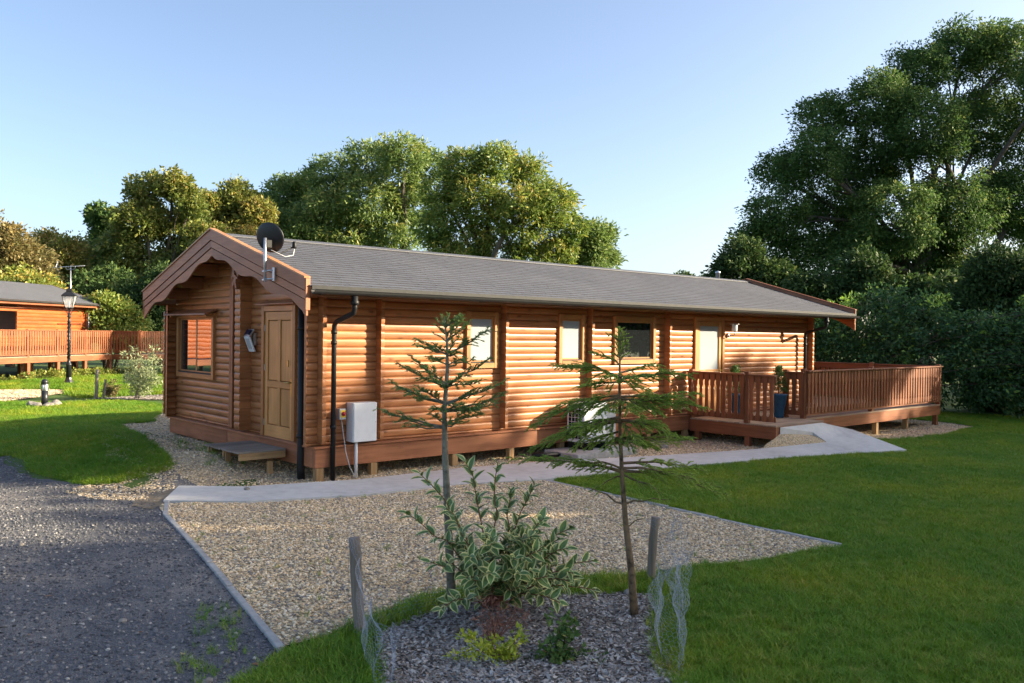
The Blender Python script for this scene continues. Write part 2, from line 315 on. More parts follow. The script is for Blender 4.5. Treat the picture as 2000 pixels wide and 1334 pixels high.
    def mesh(s, name, mats):
        me = bpy.data.meshes.new(name); me.from_pydata(s.v, [], s.f)
        for m in (mats if isinstance(mats, (list, tuple)) else [mats]): me.materials.append(m)
        me.polygons.foreach_set('material_index', s.m); me.polygons.foreach_set('use_smooth', s.sm)
        if any(abs(t-.5) > 1e-6 for t in s.t):
            a = me.attributes.new('tint', 'FLOAT', 'POINT'); a.data.foreach_set('value', s.t)
        me.update(); return me
    def obj(s, name, mats, parent=None, center=True, fix=False):
        """vertices are world coordinates; the origin goes to the middle of the mesh"""
        A = np.array(s.v); c = (A.min(0)+A.max(0))/2 if center else np.zeros(3)
        s.v = [tuple(q) for q in (A-c)]
        me = s.mesh(name, mats)
        if fix:
            bm = bmesh.new(); bm.from_mesh(me); bmesh.ops.recalc_face_normals(bm, faces=bm.faces); bm.to_mesh(me); bm.free()
        return link(name, me, parent, c)
def wbox(name, W, parent, x0, x1, y0, y1, z0, z1, b=0.004):
    """one timber piece, grain along its longest side"""
    d = [abs(x1-x0), abs(y1-y0), abs(z1-z0)]
    return MB().box(x0, x1, y0, y1, z0, z1, 0, b).obj(name, W[d.index(max(d))] if isinstance(W, list) else W, parent)
def arrays_mesh(name, V, F, mats, tint=None, mi=None):
    """V (n,3), F (m,k) numpy"""
    me = bpy.data.meshes.new(name); m, k = F.shape
    me.vertices.add(len(V)); me.vertices.foreach_set('co', np.ascontiguousarray(V, dtype=np.float32).ravel())
    me.loops.add(m*k); me.loops.foreach_set('vertex_index', np.ascontiguousarray(F, dtype=np.int32).ravel())
    me.polygons.add(m); me.polygons.foreach_set('loop_start', np.arange(0, m*k, k, dtype=np.int32)); me.polygons.foreach_set('loop_total', np.full(m, k, dtype=np.int32))
    for x in (mats if isinstance(mats, (list, tuple)) else [mats]): me.materials.append(x)
    if mi is not None: me.polygons.foreach_set('material_index', mi.astype(np.int32))
    if tint is not None:
        a = me.attributes.new('tint', 'FLOAT', 'POINT'); a.data.foreach_set('value', np.ascontiguousarray(tint, dtype=np.float32))
    me.update(calc_edges=True); me.validate(); return me
def copy_tree(o, parent=None, delta=(0, 0, 0)):
    c = o.copy(); C.objects.link(c); c.parent = parent
    if parent is None: c.location = Vector(o.location) + Vector(delta)
    for ch in o.children: copy_tree(ch, c)
    return c
def finish_ids(): pass

# ------------------------------------------------------------------ ground
def sm(a, b, x): t = min(1, max(0, (x-a)/(b-a))); return t*t*(3-2*t)
def H(x, y):
    z = -0.2 - 0.1*sm(8, 14, x)
    z += 0.16*sm(0.5, 1.9, y)*sm(-2.9, -0.7, x)*(1-sm(8, 13, y))*(1-sm(4, 9, x))
    z += 0.13*math.exp(-((x+0.95)/0.55)**2 - ((y-1.65)/0.65)**2)
    z += 0.24*math.exp(-((x+1.55)/0.75)**2 - ((y-4.6)/2.4)**2)
    z += 0.06*math.exp(-((x-0.5)/3)**2-((y-14)/3)**2)
    z += 0.05*math.exp(-((x+1.6)/1.0)**2 - ((y+6.6)/0.9)**2)
    z -= 0.03*sm(-2.6, -3.6, x)
    z += 0.007*math.sin(1.3*x+0.7*y) + 0.004*math.sin(2.9*x-2.1*y)
    return z
def on_g(px, py, far=60.0):
    d = ray(px, py); t = 3.0
    while t < far:
        p = CAM + d*t
        if p[2] < H(p[0], p[1]): return (float(p[0]), float(p[1]))
        t += 0.02
    p = CAM + d*far; return (float(p[0]), float(p[1]))
def sheet(name, poly, dz, step, mat, parent=None, zf=None):
    bm = bmesh.new(); bm.faces.new([bm.verts.new((p[0], p[1], 0)) for p in poly])
    xs = [p[0] for p in poly]; ys = [p[1] for p in poly]
    def cut(ax, lo, hi):
        k = math.floor(lo/step)+1
        while k*step < hi:
            no = (1, 0, 0) if ax == 0 else (0, 1, 0)
            bmesh.ops.bisect_plane(bm, geom=bm.verts[:]+bm.edges[:]+bm.faces[:], plane_co=(k*step, 0, 0) if ax == 0 else (0, k*step, 0), plane_no=no)
            k += 1
    bmesh.ops.triangulate(bm, faces=bm.faces[:]); cut(0, min(xs), max(xs)); cut(1, min(ys), max(ys))
    for v in bm.verts: v.co.z = (zf or H)(v.co.x, v.co.y) + dz
    bmesh.ops.triangulate(bm, faces=bm.faces[:])
    bm.normal_update()
    for f in bm.faces:
        if f.normal.z < 0: f.normal_flip()
        f.smooth = True
    me = bpy.data.meshes.new(name); bm.to_mesh(me); bm.free(); me.materials.append(mat)
    return link(name, me, parent)
def ragged(poly, amp, step, seed):
    """roughen an outline so that a planted edge is not ruled"""
    rr = random.Random(seed); out = []
    for i, p in enumerate(poly):
        q = poly[(i+1) % len(poly)]; n = max(1, int(math.hypot(q[0]-p[0], q[1]-p[1])/step))
        for k in range(n):
            t = k/n; a = amp if k else 0.0
            out.append((p[0]+(q[0]-p[0])*t + rr.uniform(-a, a), p[1]+(q[1]-p[1])*t + rr.uniform(-a, a)))
    return out
# base ground: fine near the lodge, running on to the horizon
gx = sorted(set([-900, -400, -150, -60, -30] + list(np.arange(-16, 32.01, 0.8)) + [40, 60, 150, 400, 900]))
gy = sorted(set([-900, -400, -150, -60, -30] + list(np.arange(-16, 44.01, 0.8)) + [55, 80, 150, 400, 900]))
gv = np.array([(x, y, H(x, y)-0.012) for y in gy for x in gx]); nx = len(gx)
gf = np.array([(j*nx+i, j*nx+i+1, (j+1)*nx+i+1, (j+1)*nx+i) for j in range(len(gy)-1) for i in range(nx-1)])
tag(link('ground', arrays_mesh('ground', gv, gf, FARGR)), 'green grassland reaching to the tree line and beyond', 'ground', kind='structure')

DRIVE = [(-3.25, -5.45), (-2.79, -3.2), (-2.28, -0.42), (-1.9, -0.1), (-1.4, 0.6), (-1.45, 1.5), (-1.7, 1.9), (-2.57, 1.75), (-2.84, 2.9), (-2.63, 6.5), (-1.5, 12.0), (-0.9, 16.3), (-6, 24), (-20, 24), (-20, -15), (-7, -15), (-4.2, -6.6), (-3.7, -5.9)]
BAY = [(-2.2, -0.3), (-2.30, -0.45), (-2.79, -3.2), (-3.25, -5.46), (-2.9, -5.5), (-2.58, -5.39), (-1.87, -5.22), (-1.19, -5.46), (-0.3, -5.82), (0.3, -6.0), (1.2, -6.3), (1.83, -6.39), (2.38, -6.55), (2.47, -5.0), (2.57, -3.2), (2.67, -1.85), (1.4, -1.42), (-0.1, -1.25), (-1.4, -0.72)]
HOUSEG = [(-1.7, 0.82), (-1.0, 0.2), (0.5, -0.25), (2.3, -0.3), (3.9, -0.6), (5.6, -1.15), (7.9, -1.8), (9.4, -2.3), (9.7, -2.1), (9.7, -1.9), (11, -1.9), (13.4, -2.4), (15, -2.5), (17.5, -2.35), (18.2, -1.2), (17.9, 6.2), (0.4, 6.2), (0.5, 11.0), (0.0, 11.0), (-1.0, 6.0), (-1.9, 3.0), (-2.0, 1.9)]
LAWN_R = [(2.75, -1.98), (5.2, -2.38), (7.2, -2.82), (10.6, -3.66), (11.35, -2.2), (11.5, -1.95), (13.4, -2.45), (15, -2.55), (17.6, -2.4), (18.3, -1.2), (18, 6), (20.5, 9), (22, 9), (21.5, -3), (24, -10), (20, -13), (6, -13), (-3.2, -10.5), (-2.3, -8.3), (-1.6, -7.35), (-0.45, -6.45), (0.1, -6.15), (0.3, -6.06), (1.2, -6.36), (1.83, -6.45), (2.42, -6.62), (2.5, -5.0), (2.6, -3.2)]
LAWN_F = [(-3.72, -5.85), (-3.25, -5.6), (-2.9, -5.56), (-2.58, -5.45), (-1.9, -5.28), (-1.19, -5.52), (-0.3, -5.88), (0.05, -6.1), (-0.45, -6.5), (-0.55, -6.3), (-1.2, -5.95), (-1.86, -5.55), (-2.5, -5.68), (-2.68, -5.75), (-3.25, -6.7), (-4.2, -8.0), (-5.2, -8.2)]
LAWN_L = [on_g(*q) for q in ((-60, 900), (0, 872), (75, 928), (160, 948), (215, 948), (300, 930), (341, 916), (326, 888), (285, 858), (235, 829), (212, 820), (260, 821), (300, 826), (320, 802), (318, 791), (230, 783), (100, 788), (0, 786), (-60, 788))]
BED = [(-2.66, -5.74), (-2.46, -5.66), (-1.86, -5.53), (-1.3, -5.88), (-0.79, -6.08), (-0.49, -6.42), (-1.5, -7.4), (-2.3, -8.4), (-3.3, -7.4), (-3.1, -6.5)]
PATCH_L = [(-6, 21.5), (-0.75, 17.2), (0.6, 18.6), (1.5, 20.0), (2.9, 20.6), (2.4, 22.0), (0.6, 23.4), (-6, 30)]
BEDL = [(1.7, 17.0), (3.1, 15.7), (6, 14.5), (9, 18), (6, 18.5), (3.0, 17.6)]
tag(sheet('driveway', ragged(DRIVE, 0.05, 0.4, 1), 0.004, 0.6, DRIVEM), 'dark grey loose chippings driveway running past the kerb', 'driveway', kind='structure')
tag(sheet('gravel_bay', BAY, 0.006, 0.5, GRAVM), 'pale gravel parking bay enclosed by concrete edging', 'gravel', kind='structure')
tag(sheet('gravel_margin', ragged(HOUSEG, 0.04, 0.35, 2), 0.002, 0.35, GRAVM), 'gravel margin running under the lodge and its deck', 'gravel', kind='structure')
tag(sheet('lawn_by_bay', ragged(LAWN_R, 0.02, 0.3, 3), 0.008, 0.6, LAWNM), 'mown lawn sweeping round the gravel bay and path', 'lawn', kind='structure')
tag(sheet('lawn_strip', ragged(LAWN_F, 0.02, 0.2, 4), 0.009, 0.4, LAWNM), 'narrow grass strip between the gravel bay and planting bed', 'lawn', kind='structure')
tag(sheet('lawn_mound', ragged(LAWN_L, 0.03, 0.3, 5), 0.010, 0.5, LAWNM), 'humped lawn between the driveway and the gable end', 'lawn', kind='structure')
tag(sheet('planting_bed', ragged(BED, 0.03, 0.25, 6), 0.014, 0.3, MULCHM), 'planting bed covered with greyish bark mulch', 'planting bed', kind='structure')
tag(sheet('gravel_parking', ragged(PATCH_L, 0.08, 0.5, 8), 0.012, 0.8, GRAVM), 'sunlit pale gravel parking in front of the orange lodge', 'gravel', kind='structure')
tag(sheet('mulch_border', ragged(BEDL, 0.06, 0.4, 9), 0.012, 0.6, MULCHM), 'mulched border round the grey-leaved sapling', 'planting bed', kind='structure')

tag(sheet('soil_ramp', ragged([on_g(*q) for q in ((250, 990), (275, 975), (305, 963), (352, 951), (345, 975), (322, 988), (298, 996))], .035, .09, 7), .012, .2, ground_mat('trodden_soil', [(0.35, (0.13, 0.105, 0.075)), (0.5, (0.19, 0.155, 0.11)), (0.65, (0.26, 0.22, 0.16))], 12.0, 3.0, 0.95, 0.5)), 'brown trodden soil wedge at the end of the concrete path', 'soil', kind='structure')
# concrete path with a ramp to the deck
PU = [(-1.62, .75, -.165), (-.95, .14, -.165), (.53, -.29, -.165), (2.34, -.34, -.165), (3.9, -.65, -.165), (5.6, -1.2, -.17), (7.92, -1.86, -.165), (9.75, -2.45, -.10), (9.72, -2.17, .07), (9.15, -2.10, .15), (8.72, -2.05, .215)]
PL = [(-2.15, -.16, -.165), (-1.38, -.81, -.165), (-.09, -1.31, -.165), (1.45, -1.47, -.165), (2.68, -1.89, -.165), (5.18, -2.31, -.17), (7.17, -2.75, -.165), (10.6, -3.62, -.19), (11.3, -2.2, .02), (10.5, -2.10, .17), (10.3, -2.05, .215)]
pb = MB(); N = len(PU)
V = [p for p in PU] + [p for p in PL] + [(x, y, -.42) for x, y, z in PU] + [(x, y, -.42) for x, y, z in PL]
F = [(i, N+i, N+i+1, i+1) for i in range(N-1)] + [(i+1, 2*N+i+1, 2*N+i, i) for i in range(N-1)] + [(N+i, 3*N+i, 3*N+i+1, N+i+1) for i in range(N-1)] + [(0, 2*N, 3*N, N), (N-1, 2*N-1, 4*N-1, 3*N-1)]
pb.add(V, F[:N-1], 0, True); pb.add(V, F[N-1:]); pth = pb.obj('path', CONC, None)
tag(pth, 'pale concrete footpath bending up to the deck', 'path', kind='structure')

bk_u = [(8.45, -2.00, -.06), (8.72, -2.045, .085), (9.15, -2.115, .075), (9.71, -2.18, .0), (9.76, -2.3, -.06)]; bk_l = [(8.2, -1.95, -.21), (8.5, -2.06, -.185), (9.0, -2.22, -.16), (9.55, -2.40, -.135), (9.74, -2.44, -.11)]
bmb = MB(); rows = []
for r_ in range(6):
    t_ = r_/5; rows.append([tuple(np.array(a_)*(1-t_)+np.array(b_)*t_ + np.array([0, 0, .03*math.sin(math.pi*t_)+.012*math.sin(9*i_+4*r_)])) for i_, (a_, b_) in enumerate(zip(bk_u, bk_l))])
bmb.add([p_ for r_ in rows for p_ in r_], [(5*i_+j_, 5*i_+5+j_, 5*i_+6+j_, 5*i_+1+j_) for i_ in range(5) for j_ in range(4)], 0, True)
tag(bmb.obj('gravel_bank', GRAVM, None, fix=True), 'small gravel bank heaped against the ramp beside the deck', 'gravel', kind='structure')
def kerb(name, label, pts, wd, n):
    t = thing(name, label, 'kerb', (pts[0][0], pts[0][1], H(*pts[0])))
    P = [np.array(p) for p in pts]; L = [0]
    for a, b in zip(P, P[1:]): L.append(L[-1]+np.linalg.norm(b-a))
    def pt(s):
        for i in range(len(P)-1):
            if s <= L[i+1] or i == len(P)-2: return P[i]+(P[i+1]-P[i])*(s-L[i])/(L[i+1]-L[i])
    for k in range(n):
        a = pt(L[-1]*k/n); b = pt(L[-1]*(k+1)/n); c = (a+b)/2; d = b-a; ln = np.linalg.norm(d)-0.008
        mb = MB().box(-ln/2, ln/2, -wd/2, wd/2, -.12, .0, 0, .006); me = mb.mesh('edging_block', KERBM)
        o = link('edging_block', me, t, (c[0], c[1], H(*c)+random.uniform(.020, .034)), math.atan2(d[1], d[0])+random.uniform(-.008, .008))
        o.rotation_euler[0] = random.uniform(-.03, .03)
    return t
kerb('concrete_kerb', 'concrete edging kerb between dark driveway and gravel bay', [(-2.12, -0.2), (-2.30, -0.42), (-2.80, -3.2), (-3.26, -5.52)], .058, 7)
kerb('concrete_kerb', 'half-buried concrete edging between gravel bay and lawn', [(2.67, -1.93), (2.58, -3.1), (2.47, -4.9), (2.38, -6.55)], .065, 6)

# ------------------------------------------------------------------ scattered ground cover (instanced, uncountable)
def proto_mesh(name, mb, mat): return mb.mesh(name, mat)
def scatter(name, poly, dz, dens, protos, smin, smax, label, cat, tilt=0.25, seed=0, densf=None, step=0.5, upr=True, zf=None):
    """geometry-node scatter of small pieces over an outline"""
    base = sheet(name, poly, dz, step, protos[0].materials[0], zf=zf)
    if densf is not None:
        a = base.data.attributes.new('dens', 'FLOAT', 'POINT'); a.data.foreach_set('value', [densf(v.co.x, v.co.y) for v in base.data.vertices])
    g = bpy.data.node_groups.new(name+'_scatter', 'GeometryNodeTree')
    g.interface.new_socket('Geometry', in_out='INPUT', socket_type='NodeSocketGeometry'); g.interface.new_socket('Geometry', in_out='OUTPUT', socket_type='NodeSocketGeometry')
    n = g.nodes; l = g.links; gi = n.new('NodeGroupInput'); go = n.new('NodeGroupOutput'); jn = n.new('GeometryNodeJoinGeometry')
    for k, me in enumerate(protos):
        po = bpy.data.objects.new(name+'_piece', me)
        d = n.new('GeometryNodeDistributePointsOnFaces'); d.inputs['Seed'].default_value = seed*17+k
        l.new(gi.outputs[0], d.inputs['Mesh'])
        if densf is not None:
            na = n.new('GeometryNodeInputNamedAttribute'); na.data_type = 'FLOAT'; na.inputs['Name'].default_value = 'dens'
            m = n.new('ShaderNodeMath'); m.operation = 'MULTIPLY'; m.inputs[1].default_value = dens/len(protos); l.new(na.outputs['Attribute'], m.inputs[0]); l.new(m.outputs[0], d.inputs['Density'])
        else: d.inputs['Density'].default_value = dens/len(protos)
        oi = n.new('GeometryNodeObjectInfo'); oi.inputs['Object'].default_value = po; oi.inputs['As Instance'].default_value = True
        ip = n.new('GeometryNodeInstanceOnPoints'); l.new(d.outputs['Points'], ip.inputs['Points']); l.new(oi.outputs['Geometry'], ip.inputs['Instance'])
        rv = n.new('FunctionNodeRandomValue'); rv.data_type = 'FLOAT_VECTOR'; rv.inputs[0].default_value = (-tilt, -tilt, 0); rv.inputs[1].default_value = (tilt, tilt, 6.283); rv.inputs['Seed'].default_value = 3+k
        rs = n.new('FunctionNodeRandomValue'); rs.data_type = 'FLOAT'; rs.inputs[2].default_value = smin; rs.inputs[3].default_value = smax; rs.inputs['Seed'].default_value = 11+k
        l.new(rv.outputs[0], ip.inputs['Rotation']); l.new(rs.outputs[1], ip.inputs['Scale']); l.new(ip.outputs[0], jn.inputs[0])
    l.new(jn.outputs[0], go.inputs[0])
    md = base.modifiers.new('scatter', 'NODES'); md.node_group = g
    tag(base, label, cat, kind='stuff'); return base
def clump(nb, h, spread, wd, seed, bend=1.5):
    rr = random.Random(seed); mb = MB()
    for _ in range(nb):
        a = rr.uniform(0, 6.28); r = spread*math.sqrt(rr.random()); x, y = r*math.cos(a), r*math.sin(a); hh = h*rr.uniform(.6, 1.15)
        d = rr.uniform(0, 6.28); bx, by = bend*hh*math.cos(d)*rr.random(), bend*hh*math.sin(d)*rr.random(); px, py = -math.sin(d)*wd/2, math.cos(d)*wd/2
        mb.add([(x-px, y-py, 0), (x+px, y+py, 0), (x+bx*.45+px*.8, y+by*.45+py*.8, hh*.6), (x+bx*.45-px*.8, y+by*.45-py*.8, hh*.6), (x+bx*1.2, y+by*1.2, hh)], [(0, 1, 2, 3), (3, 2, 4)])
    return mb
GR = [clump(22, .045, .055, .0045, s).mesh('grass_clump', GRASSM) for s in range(4)]
GRT = [clump(16, .10, .05, .005, s, 1.0).mesh('grass_tuft', GRASSM) for s in range(2)]
def near(x, y): d = math.hypot(x-CAM[0], y-CAM[1]); return 1.0 if d < 11 else max(.22, (11/d)**1.3)
scatter('lawn_grass_by_bay', ragged(LAWN_R, 0.03, 0.3, 3), .008, 620, GR, .75, 1.3, 'short green turf growing right of the gravel bay', 'grass', .3, 1, near)
scatter('lawn_grass_strip', ragged(LAWN_F, 0.03, 0.2, 4), .009, 750, GR, .8, 1.5, 'grass blades along the strip edging the gravel', 'grass', .3, 2, step=.4)
scatter('lawn_grass_mound', ragged(LAWN_L, 0.05, 0.3, 5), .010, 420, GR, .9, 1.5, 'green turf on the humped lawn by the gable', 'grass', .3, 3, near)
def pebbles(mat, flat, seed):
    out = []
    for s in range(3):
        bm = bmesh.new(); bmesh.ops.create_icosphere(bm, subdivisions=1, radius=1.0); rr = random.Random(seed+s)
        for v in bm.verts: v.co = v.co*rr.uniform(.75, 1.2); v.co.z *= flat; v.co.x *= 1.25
        me = bpy.data.meshes.new('pebble'); bm.to_mesh(me); bm.free(); me.materials.append(mat); out.append(me)
    return out
PB = pebbles(PEBM, .6, 1); DP = pebbles(DPEBM, .6, 9)
scatter('bay_pebbles', BAY, .012, 1900, PB, .006, .0175, 'loose tan and grey pebbles filling the parking bay', 'pebbles', .6, 4)
scatter('margin_pebbles', ragged(HOUSEG, 0.08, 0.35, 2), .008, 700, PB, .007, .018, 'loose gravel pebbles around the lodge footings', 'pebbles', .6, 5, near, .35)
scatter('drive_pebbles', [(-2.33, -.5), (-2.83, -3.2), (-3.29, -5.5), (-4.0, -6.3), (-6.5, -5.5), (-9, 8), (-2.7, 6.5), (-2.9, 2.5), (-2.6, 1.7), (-1.7, 1.8), (-1.5, 1.2), (-2.2, 0)], .008, 480, DP, .006, .017, 'small dark stones strewn over the driveway', 'pebbles', .6, 6)
scatter('drive_edge_gravel', ragged([(-2.25, .1), (-2.6, .4), (-2.9, 1.3), (-2.5, 1.72), (-1.7, 1.85), (-1.3, 1.4), (-1.6, .9)], .1, .3, 6), .010, 900, PB, .008, .02, 'spilled pale gravel at the driveway edge', 'pebbles', .6, 7)
chips = []
for s in range(3):
    rr = random.Random(s); chips.append(MB().box(-1, 1, -.32, .32, -.1, .1, 0, .05).mesh('wood_chip', CHIPM))
    for v in chips[-1].vertices: v.co.x *= rr.uniform(.8, 1.2); v.co.y *= rr.uniform(.6, 1.5); v.co.z += .12*v.co.x*rr.uniform(-1, 1)
scatter('bark_chips', BED, .022, 2600, chips, .008, .026, 'greyish shredded bark chips over the bed', 'bark chips', .5, 8)
scatter('border_chips', BEDL, .02, 500, chips, .012, .03, 'bark chips on the far border', 'bark chips', .5, 9)
scatter('parking_pebbles', PATCH_L, .018, 160, PB, .012, .028, 'pale pebbles on the sunlit parking', 'pebbles', .6, 10)
scatter('bed_edge_tufts', ragged([(-2.6, -5.62), (-1.9, -5.4), (-1.2, -5.62), (-.3, -5.95), (.05, -6.15), (-.1, -6.3), (-1.2, -5.9), (-1.86, -5.55), (-2.55, -5.75)], .03, .2, 3), .012, 130, GRT, .8, 1.4, 'longer grass tufts fringing the planting bed', 'grass', .4, 11, step=.3)
scatter('far_lawn_grass', [(-3, 27), (-.8, 23.9), (2.4, 22.3), (3.2, 20.6), (1.7, 19.6), (1.6, 17.6), (3.2, 18.2), (9, 18.6), (13, 31), (7.6, 31.6), (4.5, 30.2), (1, 27.6)], .004, 75, GR, 1.6, 2.8, 'sunlit turf between the lamp post and the orange lodge', 'grass', .3, 15, step=1.0)
scatter('bay_weeds', BAY, .012, 3.0, GRT, .3, .6, 'tiny weeds sprouting through the gravel bay', 'weeds', .4, 14)
scatter('weeds_by_step', ragged([(-1.1, 1.2), (-.2, 1.2), (0, 3), (-.3, 5), (-.8, 3)], .05, .3, 3), .006, 16, GRT, .5, 1.1, 'scattered weed tufts in the gravel by the step', 'weeds', .4, 12)
scatter('drive_weeds', ragged([(-3.3, -5.3), (-3.1, -4.4), (-3.4, -4.4), (-3.9, -5.3), (-4.0, -6.0)], .05, .3, 3), .006, 70, GRT, .4, .9, 'sparse weeds where kerb meets the driveway', 'weeds', .4, 13, step=.3)

# ------------------------------------------------------------------ the lodge
LOG_H, Z_BASE, LEDGE = 0.1142, 0.3447, 0.305
def log_profile(h, b=0.022, n=11):
    pts = []
    for i in range(n):
        f = i/(n-1); pts.append((-b*max(0, 1-abs(2*f-1)**3.0)**0.55, f*h))
    return pts
def make_log(parent, L, h, W, loc, rz, thick=.055, clip=None, name='log', bulge=.022):
    """round-faced log: local x = length (0..L), bulge towards local -y; clip = (left, right) end cuts of gable logs at the log's top"""
    pr = log_profile(h, bulge); n = len(pr); V = []; F = []
    cl, cr = clip or (0, 0)
    for y, z in pr: V.append((cl*z/h, y, z+.0))
    for y, z in pr: V.append((L-cr*z/h, y, z))
    mb = MB(); mb.add(V, [(i, i+n, i+n+1, i+1) for i in range(n-1)], 0, True)
    c0 = [(cl*z/h, y, z) for y, z in pr]; c1 = [(L-cr*z/h, y, z) for y, z in pr]
    e0 = c0 + [(cl, thick, h), (0, thick, 0)]; e1 = c1 + [(L-cr, thick, h), (L, thick, 0)]; m = len(e0)
    mb.add(e0, [tuple(range(m))]); mb.add(e1, [tuple(reversed(range(m)))])
    mb.add([(cl, 0, h), (L-cr, 0, h), (L-cr, thick, h), (cl, thick, h)], [(0, 1, 2, 3)])
    mb.add([(0, 0, 0), (L, 0, 0), (L, thick, 0), (0, thick, 0)], [(3, 2, 1, 0)])
    for i in range(len(mb.v)): mb.v[i] = (mb.v[i][0]-L/2, mb.v[i][1], mb.v[i][2])
    me = mb.mesh(name, W[0]); c, s = math.cos(rz), math.sin(rz)
    return link(name, me, parent, (loc[0]+c*L/2, loc[1]+s*L/2, loc[2]), rz)
lodge = thing('log_lodge', 'long single-storey brown log lodge with grey shingle roof and carved barge boards', 'lodge', (0, 0, 0))
LEN, WID, YM = 13.56, 5.6, 2.645
courses = [(LEDGE, Z_BASE-LEDGE)] + [(Z_BASE+i*LOG_H, LOG_H) for i in range(30)]
def roofz(y): return 3.50 - 0.295*abs(y-YM)          # top of the shingles
def under(y): return roofz(y) - 0.16
front = empty('front_wall', lodge); gable = empty('gable_wall', lodge); gable2 = empty('end_wall', lodge); back = empty('rear_wall', lodge)
openings = [(2.78, 3.40, 1.37, 2.27), (4.90, 5.49, 1.39, 2.29), (6.38, 7.53, 1.40, 2.29), (8.92, 9.89, 0.2, 2.31)]
for z, h in courses:
    if z+h > under(.1)+.02: break
    segs = [(-.10, LEN+.12)]
    for a, b, z0, z1 in openings:
        if z+h*.5 > z0 and z+h*.5 < z1:
            segs = [q for s in segs for q in ([s] if b <= s[0] or a >= s[1] else [(s[0], a), (b, s[1])]) if q[1]-q[0] > .01]
    # stop at the cross walls, where the log ends stand out
    cuts = [.105, 1.07, 3.53, 5.635, 7.92]
    for c in cuts: segs = [q for s in segs for q in ([s] if not (s[0] < c < s[1]) else [(s[0], c), (c, s[1])])]
    for a, b in segs: make_log(front, b-a-.002, h-.001, WALLW, (a, .105, z), 0.0)
for z, h in courses:
    if z+h > under(5.5): break
    make_log(back, LEN+.2, h-.001, WALLW, (LEN+.1, WID-.055, z), math.pi)
gop = [(3.74, 5.38, 1.10, 2.20), (.82, 1.74, .2, 2.27)]
for z, h in courses:
    half = (3.50-.16-(z+h))/0.295; hb = (3.50-.16-z)/0.295
    if half < .12: break
    y1 = min(WID, YM+hb); y0 = max(.155, YM-hb)
    full = z+h < under(.1)
    segs = [(y0, y1)]
    for a, b, z0, z1 in gop:
        if z0 < z+h*.5 < z1: segs = [q for s in segs for q in ([s] if b <= s[0] or a >= s[1] else [(s[0], a), (b, s[1])]) if q[1]-q[0] > .01]
    for c in (2.385, 2.98): segs = [q for s in segs for q in ([s] if not (s[0] < c < s[1]) else [(s[0], c), (c, s[1])])]
    sl = 0 if full else h/0.295
    for a, b in segs:
        cl = sl if b > y1-.001 and y1 < WID-.01 else 0; cr = sl if a < y0+.001 and y0 > .16 else 0
        cl = min(cl, (b-a)*.45); cr = min(cr, (b-a)*.45)
        make_log(gable, b-a-.002, h-.001, WALLW, (.105, b, z), -math.pi/2, clip=(cl, cr), bulge=.021 if z < 2.2 else .011)
    make_log(gable2, y1-y0, h-.001, WALLW, (LEN-.105, y0, z), math.pi/2, clip=(sl, sl))
# projecting log ends of the cross walls (stacked, one per course)
LE = MB()
prof = [(-.158, 0), (-.162, .010), (-.166, .032), (-.167, .057), (-.166, .082), (-.162, .104), (-.158, LOG_H-.002)]
LE.prism([(y, z) for y, z in prof] + [(0.02, LOG_H-.002), (0.02, 0)], 0, -.03, .03)
LEm = LE.mesh('log_end', WALLW[1])
for k, xc in enumerate((.105, 1.07, 3.53, 5.635, 7.92, 13.52)):
    col = empty('log_end_column', front)
    for z, h in courses[1:]:
        if z+h > under(-.1)+.01: break
        link('log_end', LEm, col, (xc, .108, z))
GE = MB(); prof2 = [(x*1.28, z) for x, z in prof]
GE.prism([(x, z) for x, z in prof2] + [(0.02, LOG_H-.002), (0.02, 0)], 1, -.03, .03); GEm = GE.mesh('log_end', WALLW[0])
GW = MB(); GW.prism([(x, z) for x, z in prof2] + [(0.02, LOG_H-.002), (0.02, 0)], 1, -.10, .10); GWm = GW.mesh('log_end', WALLW[0])
for yc, me, zt in ((5.66, GEm, 2.36), (2.385, GWm, 3.22)):
    col = empty('log_end_column', gable)
    for z, h in courses[1:]:
        if z+h > zt: break
        link('log_end', me, col, (.108, yc, z))
wbox('joint_strip', TRIMW, lodge, .045, .078, 2.91, 2.975, .31, 3.12); wbox('joint_strip', TRIMW, lodge, .045, .078, 2.98, 3.045, .31, 3.14)
# carved bracket on the middle log ends
br = MB()
def stick(mb, a, b, wd, x0, x1):
    a = np.array(a); b = np.array(b); d = (b-a)/np.linalg.norm(b-a); n_ = np.array([-d[1], d[0]])*wd/2
    mb.prism([tuple(a-n_), tuple(b-n_), tuple(b+n_), tuple(a+n_)], 0, x0, x1)
for i, (a, b) in enumerate((((2.47, 2.66), (2.30, 2.92)), ((2.30, 2.60), (2.42, 2.95)), ((2.20, 2.74), (2.36, 2.82)), ((2.50, 2.78), (2.44, 2.92)), ((2.26, 2.72), (2.22, 2.92)))):
    stick(br, a, b, .055, -.155-.02*(i % 3), -.10-.008*i)
br.box(-.235, -.11, 2.17, 2.23, 2.70, 2.75); br.obj('carved_bracket', TRIMW[2], lodge, fix=True)

